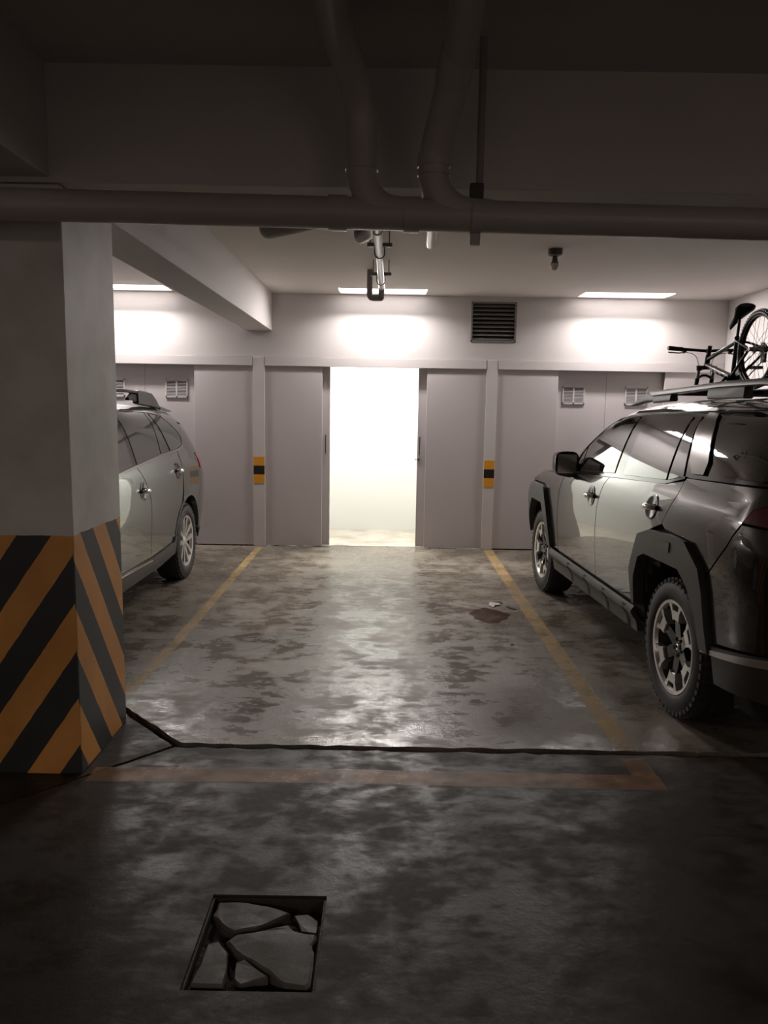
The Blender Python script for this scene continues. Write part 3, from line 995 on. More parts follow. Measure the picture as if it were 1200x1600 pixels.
def surf_panel(name, poly, P3, out, mat, parent, step=0.06, depth=0.014, label=None):
    """A sheet cut to an outline in (u, v), laid on the surface P3(u, v), with a turned-in edge."""
    area = sum(poly[i - 1][0] * poly[i][1] - poly[i][0] * poly[i - 1][1] for i in range(len(poly)))
    if area < 0:
        poly = poly[::-1]
    bd = []
    n = len(poly)
    for i in range(n):
        a, b = poly[i], poly[(i + 1) % n]
        k = max(1, int(math.hypot(b[0] - a[0], b[1] - a[1]) / step + 0.5))
        bd += [(a[0] + (b[0] - a[0]) * j / k, a[1] + (b[1] - a[1]) * j / k) for j in range(k)]
    u0, u1 = min(p[0] for p in bd), max(p[0] for p in bd)
    v0, v1 = min(p[1] for p in bd), max(p[1] for p in bd)
    nb = len(bd)
    pts = list(bd)
    nu, nv = max(1, int((u1 - u0) / step)), max(1, int((v1 - v0) / step))
    for i in range(nu + 1):
        for j in range(nv + 1):
            p = (u0 + (u1 - u0) * i / nu, v0 + (v1 - v0) * j / nv)
            if inside(p, poly) and min(seg_dist(p, poly[k], poly[(k + 1) % n]) for k in range(n)) > step * 0.4:
                pts.append(p)
    co, _, fc, _, _, _ = delaunay_2d_cdt([Vector(p) for p in pts], [(i, (i + 1) % nb) for i in range(nb)], [], 0, 1e-5)
    co = [(c[0], c[1]) for c in co]
    tris = []
    for f in fc:
        cx, cy = sum(co[i][0] for i in f) / len(f), sum(co[i][1] for i in f) / len(f)
        if inside((cx, cy), poly):
            tris.append(tuple(f))
    out = Vector(out)
    e = 0.004

    def nrm(u, v):
        a = P3(u + e, v) - P3(u - e, v)
        b = P3(u, v + e) - P3(u, v - e)
        q = a.cross(b)
        if q.length < 1e-9:
            return out.copy()
        q.normalize()
        return q if q.dot(out) > 0 else -q
    vs = [P3(u, v) for u, v in co]
    ns = [nrm(u, v) for u, v in co]
    q = sum(((vs[t[1]] - vs[t[0]]).cross(vs[t[2]] - vs[t[0]]) for t in tris), Vector())
    flip = q.dot(out) < 0
    fs = [t[::-1] if flip else t for t in tris]
    # edge return
    base = len(vs)
    k = len(bd)
    bv = [P3(u, v) for u, v in bd]
    bn = [nrm(u, v) for u, v in bd]
    for i in range(k):
        tg = (bv[(i + 1) % k] - bv[i - 1])
        side = tg.cross(bn[i])
        side = side.normalized() if side.length > 1e-9 else bn[i]
        if flip:
            side = -side
        for dd in (0, depth):
            vs.append(bv[i] - bn[i] * dd)
            ns.append(side)
    for i in range(k):
        a, b = base + 2 * i, base + 2 * ((i + 1) % k)
        f4 = (a, a + 1, b + 1, b)
        fs.append(f4 if not flip else f4[::-1])
    o = mesh_obj(name, vs, fs, mat, parent, smooth=True, normals=ns)
    if label:
        o['label'] = label
    return o


class CarBuilder:
    def __init__(self, shape, root):
        self.s, self.root = shape, root

    def side(self, name, poly, mat, off=0.0, sd=1, parent=None, step=0.06, depth=0.014, label=None):
        W = self.s.W
        fo = off if callable(off) else (lambda x, z: off)

        def P3(x, z):
            return Vector((x, sd * (W(x, z) + fo(x, z)), z))
        return surf_panel(name, poly, P3, (0, sd, 0), mat, parent or self.root, step, depth, label)

    def topp(self, name, poly, mat, off=0.0, parent=None, step=0.09, depth=0.014):
        def P3(x, y):
            return Vector((x, y, self.s.top(x, y) + off))
        return surf_panel(name, poly, P3, (0, 0, 1), mat, parent or self.root, step, depth)

    def rearp(self, name, poly, mat, off=0.0, parent=None, step=0.09, depth=0.014):
        def P3(y, z):
            return Vector((self.s.rear(y, z) - off, y, z))
        return surf_panel(name, poly, P3, (-1, 0, 0), mat, parent or self.root, step, depth)

    def frontp(self, name, poly, mat, off=0.0, parent=None, step=0.09, depth=0.014):
        def P3(y, z):
            return Vector((self.s.front(y, z) + off, y, z))
        return surf_panel(name, poly, P3, (1, 0, 0), mat, parent or self.root, step, depth)

    def core(self, wb, zb, arch):
        """Dark inner body seen in the shut lines, with wheel housings left open."""
        s = self.s
        x0, x1 = interp(s.Xr, .7) + 0.04, interp(s.Xf, .7) - 0.04
        N = 76
        secs = []
        for i in range(N + 1):
            x = x0 + (x1 - x0) * i / N
            zt = interp(s.T, x) - 0.05
            sec = []
            for j in range(23):
                z = zb + (zt - zb) * j / 22
                w = max(0.0, s.W(x, z) - 0.03)
                for ax in (0.0, wb):
                    if math.hypot(x - ax, z - 0.36) < arch:
                        w = min(w, 0.62)
                if z < 0.36:
                    w = min(w, 0.80)
                sec.append((w, z))
            secs.append((x, sec))
        vs, fs = [], []
        for x, sec in secs:
            vs += [(x, w, z) for w, z in sec] + [(x, -w, z) for w, z in reversed(sec)]
        m = 46
        for i in range(N):
            for j in range(m):
                a, b = i * m + j, i * m + (j + 1) % m
                fs.append((a, b, b + m, a + m))
        fs.append(tuple(range(m))[::-1])
        fs.append(tuple(range(N * m, N * m + m)))
        return mesh_obj('underbody', vs, fs, 'core', self.root, smooth=40)


def arc(cx, cz, r, a0, a1, n, sq=1.0):
    return [(cx + r * math.cos(math.radians(a0 + (a1 - a0) * k / n)), cz + r * sq * math.sin(math.radians(a0 + (a1 - a0) * k / n))) for k in range(n + 1)]


def tyre_profile(R, rim, hw):
    return [(rim, -hw * 0.86), (rim + 0.012, -hw * 0.97), (rim + (R - rim) * .45, -hw * 1.04), (R - 0.028, -hw * 0.96), (R - 0.008, -hw * 0.80), (R, -hw * 0.55), (R, -hw * .30),
            (R - 0.007, -hw * .28), (R - 0.007, -hw * .22), (R, -hw * .20), (R, hw * .20), (R - 0.007, hw * .22), (R - 0.007, hw * .28), (R, hw * .30),
            (R, hw * 0.55), (R - 0.008, hw * 0.80), (R - 0.028, hw * 0.96), (R - (R - rim) * .55, hw * 1.04), (rim + 0.03, hw * 1.035), (rim + 0.012, hw * 0.97), (rim, hw * 0.86), (rim - 0.02, hw * .6), (rim - 0.02, -hw * .6)]


def tread_lugs(m, R, hw, n=46):
    for k in range(n):
        a = 2 * math.pi * k / n
        for s in (-1, 1):
            a2 = a + (0.5 if s > 0 else 0) * 2 * math.pi / n
            for y0, y1 in ((hw * .36, hw * .80), (hw * .70, hw * .97)):
                w = 0.62 * math.pi / n
                r0, r1 = (R - 0.01, R + 0.0015) if y0 < hw * .5 else (R - 0.05, R - 0.012)
                vs = []
                for r in (r0, r1):
                    for aa in (a2 - w, a2 + w):
                        for y in (y0, y1):
                            vs.append((r * math.sin(aa), s * y, r * math.cos(aa)))
                m.add(vs, [(0, 1, 3, 2), (4, 6, 7, 5), (0, 4, 5, 1), (2, 3, 7, 6), (0, 2, 6, 4), (1, 5, 7, 3)])


def plate(m, poly, yf, yb, rot=0.0, tilt=None):
    """poly of (tangential, radial) pairs -> plate facing +y, turned about the hub axis."""
    c, s = math.cos(rot), math.sin(rot)
    n = len(poly)
    vs = []
    for y in (yf, yb):
        for t, r in poly:
            yy = y + (tilt(r) if tilt else 0)
            vs.append((t * c + r * s, yy, -t * s + r * c))
    area = sum(poly[i][0] * poly[(i + 1) % n][1] - poly[(i + 1) % n][0] * poly[i][1] for i in range(n))
    fs = [tuple(range(n)), tuple(range(2 * n - 1, n - 1, -1))] + [(i, n + i, n + (i + 1) % n, (i + 1) % n) for i in range(n)]
    if area > 0:
        fs = [q[::-1] for q in fs]
    m.add(vs, fs)


def make_wheel_suv(root, R=0.362, hw=0.112):
    """Built about the origin, axle along y, outside toward +y."""
    rim = 0.243
    w = bpy.data.objects.new('wheel', None)
    COL.objects.link(w)
    w.parent = root
    m = MB().lathe(tyre_profile(R, rim, hw), 64, 'y', closed=True)
    tread_lugs(m, R, hw)
    m.build('tyre', 'tyre', w, smooth=35)
    MB().lathe([(rim - 0.02, -0.09), (0.19, -0.085), (0.05, 0.02), (0.0, 0.02)], 40, 'y').build('barrel', 'rim_black', w, smooth=50)
    MB().lathe([(rim - 0.022, 0.085), (rim - 0.014, 0.103), (rim + 0.002, 0.106), (rim + 0.004, 0.098), (rim, 0.08)], 64, 'y').build('rim_ring', 'alloy', w, smooth=50)
    yt = lambda r: -0.022 * (1 - r / rim) ** 1.3
    for k in range(6):
        a = k * math.pi / 3
        st = MB()
        plate(st, [(-0.034, 0.035), (0.034, 0.035), (0.030, 0.11), (0.026, 0.150), (-0.026, 0.150), (-0.030, 0.11)], 0.088, 0.05, a, yt)
        so = st.build('spoke', 'rim_black', w)
        sp = MB()
        plate(sp, [(-0.032, 0.190), (0.032, 0.190), (0.050, rim - 0.008), (0.082, rim - 0.016), (0.046, 0.178), (0.034, 0.132), (0.025, 0.142), (-0.025, 0.142), (-0.034, 0.132), (-0.046, 0.178), (-0.082, rim - 0.016), (-0.050, rim - 0.008)], 0.100, 0.06, a, yt)
        sp.build('spoke_face', 'alloy', so)
    MB().lathe([(0.0, 0.072), (0.030, 0.072), (0.034, 0.066), (0.052, 0.066), (0.060, 0.03)], 32, 'y').build('hub_cap', 'rim_black', w, smooth=40)
    em = [(0.021 * math.cos(t), 0.074, 0.012 * math.sin(t)) for t in [2 * math.pi * k / 20 for k in range(21)]]
    MB().tube(em, 0.0025, 6, False).build('emblem', 'chrome', w, smooth=60)
    for k in range(5):
        a = 2 * math.pi * (k + .5) / 5
        MB().lathe([(0, 0.078), (0.008, 0.078), (0.010, 0.07), (0.010, 0.05)], 10, 'y', (0.046 * math.sin(a), 0, 0.046 * math.cos(a))).build('lug_nut', 'dark_steel', w, smooth=40)
    return w


def make_wheel_wagon(root, R=0.345, hw=0.108):
    rim = 0.228
    w = bpy.data.objects.new('wheel', None)
    COL.objects.link(w)
    w.parent = root
    m = MB().lathe(tyre_profile(R, rim, hw), 64, 'y', closed=True)
    tread_lugs(m, R, hw)
    m.build('tyre', 'tyre', w, smooth=35)
    MB().lathe([(rim - 0.02, -0.09), (0.19, -0.085), (0.05, 0.03), (0.0, 0.03)], 40, 'y').build('barrel', 'rim_black', w, smooth=50)
    MB().lathe([(rim - 0.022, 0.07), (rim - 0.012, 0.098), (rim + 0.003, 0.102), (rim + 0.005, 0.094), (rim, 0.07)], 64, 'y').build('rim_ring', 'alloy_silver', w, smooth=50)
    yt = lambda r: -0.018 * (1 - r / rim)
    for k in range(5):
        a = 2 * math.pi * k / 5
        for s in (-1, 1):
            p = [(s * 0.004, 0.045), (s * 0.040, 0.05), (s * 0.062, 0.15), (s * 0.083, rim - 0.015), (s * 0.036, rim - 0.008), (s * 0.026, 0.15)]
            q = MB()
            plate(q, p, 0.098, 0.06, a, yt)
            q.build('spoke', 'alloy_silver', w)
    MB().lathe([(0.0, 0.090), (0.024, 0.090), (0.032, 0.084), (0.055, 0.080), (0.062, 0.05)], 32, 'y').build('hub_cap', 'alloy_silver', w, smooth=40)
    return w


def copy_tree(o, parent):
    c = o.copy()
    COL.objects.link(c)
    c.parent = parent
    for ch in list(o.children):
        copy_tree(ch, c)
    return c


def place_wheels(root, proto, wb, y):
    first = True
    for ax in (0.0, wb):
        for sd in (1, -1):
            w = proto if first else copy_tree(proto, root)
            first = False
            w.location = (ax, sd * y, proto['R'])
            w.rotation_euler = (0, 0.02 + ax * 0.19, 0 if sd > 0 else math.pi)


def door_handle(cb, x, z, sd, parent, paint):
    """Flat cup disc, black for the shade of its hollow, with a grab bar across it."""
    s = cb.s
    y = s.W(x, z)
    rad = 0.062
    N = 20
    mm = MB()
    vs = []
    for k in range(N):
        a = 2 * math.pi * k / N
        for f, d in ((1.12, 0.003), (1.0, 0.005), (0.85, 0.0015)):
            xx, zz = x + rad * 1.15 * f * math.cos(a), z + rad * f * math.sin(a)
            vs.append((xx, sd * (s.W(xx, zz) + d), zz))
    fs = []
    for k in range(N):
        a, b = 3 * k, 3 * ((k + 1) % N)
        for i in (0, 1):
            q = (a + i, a + i + 1, b + i + 1, b + i)
            fs.append(q if sd > 0 else q[::-1])
    fs.append(tuple(3 * k + 2 for k in range(N))[::-1 if sd > 0 else 1])
    mesh_obj('handle_cup_shade', vs, fs, 'gloss_black', parent, smooth=40)  # not sunk in: black colour stands for the shadow inside the cup
    pts = []
    for t in range(9):
        xx = x + 0.062 - 0.135 * t / 8
        pts.append((xx, sd * (s.W(xx, z) + 0.006 + 0.030 * math.sin(math.pi * t / 8) ** 0.6), z + 0.004))
    mb = MB().tube(pts, [0.012, 0.015, 0.017, 0.018, 0.018, 0.018, 0.017, 0.016, 0.013], 10)
    mb.build('handle_bar', paint, parent, smooth=60)


def build_suv():
    S = Shape(
        B=[(.15, .84), (.25, .885), (.40, .905), (.65, .93), (.85, .94), (1.0, .937), (1.10, .92), (1.18, .885), (1.25, .865), (1.40, .81), (1.55, .74), (1.70, .66)],
        T=[(-1.1, 1.60), (-.8, 1.635), (-.3, 1.655), (.4, 1.668), (.9, 1.665), (1.3, 1.645), (1.5, 1.605), (1.77, 1.475), (2.02, 1.31), (2.3, 1.155), (2.5, 1.12), (3.1, 1.08), (3.5, 1.0), (3.75, .92)],
        Xr=[(.2, -.88), (.4, -1.0), (.6, -1.06), (.95, -1.06), (1.1, -1.04), (1.2, -1.0), (1.45, -.90), (1.6, -.82), (1.7, -.72)],
        Xf=[(.2, 3.45), (.4, 3.62), (.6, 3.68), (.8, 3.68), (.95, 3.62), (1.08, 3.4), (1.2, 3.3)])
    yaw = math.radians(92.6)
    root = thing('suv_car', 'dark grey sport utility car with black cladding and a bicycle on its roof', 'car', (2.409, 3.922, 0), yaw)
    cb = CarBuilder(S, root)
    WB = 2.77
    cb.core(WB, 0.24, 0.43)
    PT = 'paint_suv'
    dl = 0.060
    T = lambda x: interp(S.T, x)
    edge = lambda x: S.W(x, T(x) - dl)
    for sd in (1, -1):
        # --- lower body
        fd = cb.side('front_door', [(2.20, .462), (1.253, .462), (1.256, .66), (1.230, .94), (1.165, 1.10), (1.125, 1.153), (1.85, 1.108), (2.06, 1.095), (2.16, .95), (2.20, .7)], PT, 0, sd)
        rd = cb.side('rear_door', [(1.245, .462), (.53, .462), (.535, .67), (.41, .895), (.25, .955), (.156, .985), (.088, 1.10), (.056, 1.222), (.27, 1.19), (1.0, 1.157), (1.116, 1.152), (1.155, 1.10), (1.220, .94), (1.247, .66)], PT, 0, sd)
        cb.side('front_fender', [(2.21, .47), (2.38, .47), (2.45, .77), (2.55, .945), (2.63, .965), (2.95, .96), (3.12, .90), (3.22, .80), (3.35, .86), (3.30, .98), (3.05, 1.045), (2.62, 1.075), (2.30, 1.10), (2.07, 1.10), (2.172, .95), (2.21, .7)], PT, 0, sd)
        cb.side('quarter_panel', [(.148, .99), (.10, .968), (-.21, .958), (-.37, .86), (-.385, .82), (-.552, .995), (-.622, 1.108), (-.645, 1.168), (-.72, 1.195), (-.80, 1.22), (-.80, 1.262), (-.66, 1.258), (.035, 1.24), (.050, 1.225), (.080, 1.10)], PT, 0, sd)
        cb.side('rear_bumper', [(-.390, .812), (-.415, .75), (-.462, .53), (-.93, .60), (-.96, .75), (-.955, .98), (-.92, 1.095), (-.63, 1.098), (-.556, .985)], PT, 0.0, sd)
        lower = cb.side('bumper_cladding', [(-.462, .512), (-.48, .34), (-.88, .36), (-.925, .585)], 'clad', 0.012, sd)
        cb.side('bumper_highlight', [(-.365, .475), (-.365, .455), (-.88, .535), (-.92, .580)], 'alloy_silver', 0.018, sd, step=.05)  # silver strip paints the highlight along the lower bumper edge
        # --- cladding
        fl_o = [(.505, .47), (.525, .675), (.405, .894), (.25, .940), (-.015, .958), (-.2, .950), (-.363, .852), (-.408, .755), (-.458, .47)]
        fl_i = [(-.375, .47), (-.335, .62), (-.25, .745), (-.147, .805), (.30, .80), (.385, .765), (.455, .64), (.47, .47)]
        rf = cb.side('wheel_arch_trim', fl_o + fl_i, 'clad', lambda x, z: 0.030 - 0.02 * max(0, (.6 - z)), sd, step=.05, depth=.06)
        cb.side('side_reflector', [(.170, .912), (-.045, .920), (-.045, .868), (.165, .856)], 'clad', 0.036, sd, parent=rf, step=.08, depth=.01)
        fo = [(2.375, .46), (2.40, .60), (2.456, .765), (2.555, .93), (2.63, .952), (2.95, .948), (3.11, .89), (3.21, .76), (3.26, .47)]
        fi = [(3.16, .47), (3.09, .68), (2.95, .805), (2.62, .80), (2.52, .66), (2.46, .46)]
        cb.side('wheel_arch_trim', fo + fi, 'clad', lambda x, z: 0.030 - 0.02 * max(0, (.6 - z)), sd, step=.05, depth=.06)
        rk = cb.side('rocker_trim', [(2.37, .452), (.49, .452), (.485, .30), (2.36, .28)], 'clad', lambda x, z: 0.010 + 0.034 * math.exp(-((z - .415) / .03) ** 2) - .05 * max(0, .38 - z), sd, step=.03, depth=.03)
        for nx in (1.82, 1.40, 1.0, .62):
            cb.side('rocker_notch', [(nx + .022, .440), (nx - .022, .440), (nx - .022, .30), (nx + .022, .30)], 'core', lambda x, z: 0.0125 + 0.034 * math.exp(-((z - .415) / .03) ** 2) - .05 * max(0, .38 - z), sd, parent=rk, step=.03, depth=.004)
        # --- greenhouse
        tops = [(x, T(x) - dl) for x in [1.9 - .1 * k for k in range(26)]]
        cant_low = [(-.60, 1.575), (-.30, 1.592), (.25, 1.584), (.9, 1.572), (1.30, 1.548), (1.46, 1.528), (1.60, 1.474), (1.79, 1.338), (1.92, 1.20), (1.99, 1.12)]
        tops2 = [(2.10, T(2.10) - dl + 0.01)] + [(x, T(x) - dl) for x in (2.0, 1.9, 1.8, 1.7, 1.6, 1.5, 1.4, 1.3, 1.15, 1.0, .8, .6, .4, .2, 0, -.2, -.4, -.55, -.62)]
        cb.side('roof_side', cant_low + [(2.07, 1.115)] + tops2, PT, 0.003, sd, step=.05)
        cb.side('pillar_panel', [(1.99, 1.118), (1.85, 1.122), (1.0, 1.165), (.27, 1.197), (.05, 1.242), (-.66, 1.268), (-.80, 1.268), (-.76, 1.45), (-.66, 1.56)] + [(x, z - .004) for x, z in cant_low][:], 'gloss_black', -0.004, sd, step=.06)
        cb.side('belt_strip', [(1.99, 1.108), (1.85, 1.114), (1.0, 1.158), (.27, 1.190), (.05, 1.236), (.05, 1.250), (.27, 1.205), (1.0, 1.173), (1.85, 1.130), (1.985, 1.122)], 'gloss_black', 0.006, sd, step=.05)
        cb.side('window', [(1.74, 1.145), (1.772, 1.318), (1.590, 1.457), (1.49, 1.503), (1.36, 1.520), (1.09, 1.547), (1.068, 1.182)], 'glass', 0.002, sd, parent=fd, depth=.006)
        cb.side('corner_window', [(1.90, 1.135), (1.815, 1.285), (1.785, 1.300), (1.758, 1.145)], 'glass', 0.002, sd, parent=fd, depth=.006)
        cb.side('window', [(.904, 1.185), (.936, 1.548), (.33, 1.554), (.276, 1.212)], 'glass', 0.002, sd, parent=rd, depth=.006)
        cb.side('corner_window', [(.250, 1.216), (.300, 1.554), (.232, 1.558), (.080, 1.245)], 'glass', 0.002, sd, parent=rd, depth=.006)
        cb.side('pillar_cover', smooth_poly([(.030, 1.268), (.225, 1.578), (.040, 1.574), (-.180, 1.275)]), PT, 0.010, sd, depth=.014)
        cb.side('cargo_window', smooth_poly([(-.215, 1.285), (.008, 1.570), (-.30, 1.585), (-.58, 1.555), (-.72, 1.42), (-.74, 1.285)]), 'glass', 0.004, sd, depth=.008)
        door_handle(cb, 1.364, 1.0, sd, fd, 'chrome')
        door_handle(cb, .318, 1.057, sd, rd, 'chrome')
        cb.side('crease_strip', [(1.9, .905), (1.4, .915), (.75, .945), (.75, .952), (1.4, .924), (1.9, .909)], PT, 0.004, sd, step=.05, depth=.006) if False else None
        # --- lamps
        cb.side('tail_light', [(-.632, 1.110), (-.655, 1.168), (-.725, 1.192), (-.93, 1.205), (-.945, 1.108)], 'tail', 0.004, sd, depth=.012)
        cb.side('head_light', [(3.24, .80), (3.38, .86), (3.52, .80), (3.55, .74), (3.40, .72)], 'headlamp', 0.004, sd, depth=.012)
        cb.side('front_bumper', [(3.275, .47), (3.22, .78), (3.42, .71), (3.565, .72), (3.58, .5), (3.5, .36), (3.30, .36)], 'clad', 0.002, sd)
        # --- mirror
        mr = MB()
        secs = []
        for k, (px, w_, h_) in enumerate(((1.99, .05, .05), (1.975, .085, .075), (1.92, .105, .088), (1.86, .112, .092), (1.815, .112, .092))):
            secs.append([(px, sd * (.985 + .80 * w_ * math.copysign(abs(math.cos(a)) ** .55, math.cos(a))), 1.185 + h_ * math.copysign(abs(math.sin(a)) ** .55, math.sin(a))) for a in [2 * math.pi * q / 20 for q in range(20)]])
        vs = [p for s_ in secs for p in s_]
        fs = []
        for i in range(4):
            for q in range(20):
                f4 = (i * 20 + q, i * 20 + (q + 1) % 20, (i + 1) * 20 + (q + 1) % 20, (i + 1) * 20 + q)
                fs.append(f4 if sd > 0 else f4[::-1])
        fs.append(tuple(range(20))[::-1 if sd > 0 else 1])
        fs.append(tuple(range(80, 100))[::1 if sd > 0 else -1])
        mo = mesh_obj('side_mirror', vs, fs, 'gloss_black', root, smooth=50)
        MB().box(1.812, 1.8145, min(sd * .915, sd * 1.055), max(sd * .915, sd * 1.055), 1.115, 1.255).build('mirror_glass', 'chrome', mo)
        MB().tube([(1.88, sd * .88, 1.115), (1.88, sd * .95, 1.105), (1.90, sd * 1.02, 1.12)], [.03, .028, .026], 12).build('mirror_foot', 'gloss_black', mo, smooth=60)
        # --- roof rail
        y0 = .655
        rr = MB()
        prof = [(1.47, 1.612, 1.618), (1.32, 1.625, 1.662), (1.166, 1.640, 1.705), (1.10, 1.668, 1.708), (.9, 1.676, 1.713), (.5, 1.690, 1.726), (.15, 1.702, 1.738), (-.25, 1.704, 1.740), (-.50, 1.69, 1.728), (-.62, 1.635, 1.70), (-.68, 1.60, 1.61)]
        rl = thing_part('roof_rail', root)
        rail_bar(rr, prof[2:10], sd, y0, 0.021)
        rr.build('rail_bar', 'satin', rl, smooth=40)
        for pr in (prof[:3] + [(1.05, 1.640, 1.676)], [(1.05, 1.630, 1.676), (.96, 1.634, 1.680), (.775, 1.640, 1.682)], [(.28, 1.645, 1.705), (.08, 1.645, 1.708), (-.10, 1.645, 1.708)], [(-.45, 1.62, 1.70), (-.62, 1.60, 1.70), (-.70, 1.585, 1.60)]):
            q = MB()
            rail_bar(q, pr, sd, y0, 0.026)
            q.build('rail_foot', 'clad', rl, smooth=40)
    # --- centre panels
    xs_ = [-.62, -.4, -.2, 0, .3, .6, .9, 1.15, 1.3, 1.38]
    roof = [(x, edge(x) - .004) for x in xs_] + [(x, -edge(x) + .004) for x in reversed(xs_)]
    cb.topp('roof', roof, PT, 0.002)
    xs_ = [1.40, 1.5, 1.65, 1.8, 1.95, 2.10, 2.2]
    cb.topp('windshield', [(x, edge(x) - .01) for x in xs_] + [(x, -edge(x) + .01) for x in reversed(xs_)], 'glass', 0.002)
    xs_ = [2.26, 2.5, 2.8, 3.1, 3.3]
    cb.topp('hood', [(x, S.W(x, T(x) - .045)) for x in xs_] + [(x, -S.W(x, T(x) - .045)) for x in reversed(xs_)], PT, 0.002)
    cb.rearp('tailgate', [(-.68, .62), (.68, .62), (.67, .9), (.62, 1.24), (-.62, 1.24), (-.67, .9)], PT)
    cb.rearp('rear_window', [(-.64, 1.26), (.64, 1.26), (.54, 1.53), (-.54, 1.53)], 'glass')
    cb.rearp('rear_bumper', [(-.66, .36), (.66, .36), (.68, .60), (-.68, .60)], 'clad', 0.01)
    cb.frontp('front_bumper', [(-.6, .36), (.6, .36), (.6, .60), (-.6, .60)], 'clad', 0.004)
    cb.frontp('nose_panel', [(-.70, .61), (.70, .61), (.62, .93), (-.62, .93)], PT, -0.006)
    gr = cb.frontp('grille', [(-.5, .62), (.5, .62), (.5, .88), (-.5, .88)], 'gloss_black', 0.0)
    sp = MB()
    sp.prism([(-.66, 1.585), (-.60, 1.632), (-.86, 1.612), (-.90, 1.598)], -.58, .58, 'xzy').build('roof_spoiler', PT, root)
    w = make_wheel_suv(root)
    w['R'] = 0.362
    place_wheels(root, w, WB, 0.80)
    return root


def thing_part(name, parent):
    o = bpy.data.objects.new(name, None)
    COL.objects.link(o)
    o.parent = parent
    return o


def rail_bar(mb, prof, sd, y0, hw):
    """A bar along x with given lower and upper edge heights, slightly arched in plan."""
    secs = []
    for x, z0, z1 in prof:
        y = sd * (y0 - 0.02 * ((x - .3) / 1.2) ** 2)
        r = min(0.008, (z1 - z0) * .35)
        secs.append([(x, y - hw + r, z0), (x, y + hw - r, z0), (x, y + hw, z0 + r), (x, y + hw - .004, z1 - r), (x, y + hw - .004 - r, z1), (x, y - hw + .004 + r, z1), (x, y - hw + .004, z1 - r), (x, y - hw, z0 + r)])
    vs = [p for s in secs for p in s]
    fs = []
    n = 8
    for i in range(len(secs) - 1):
        for k in range(n):
            fs.append((i * n + k, i * n + (k + 1) % n, (i + 1) * n + (k + 1) % n, (i + 1) * n + k))
    fs.append(tuple(range(n))[::-1])
    fs.append(tuple(range((len(secs) - 1) * n, len(secs) * n)))
    mb.add(vs, fs)


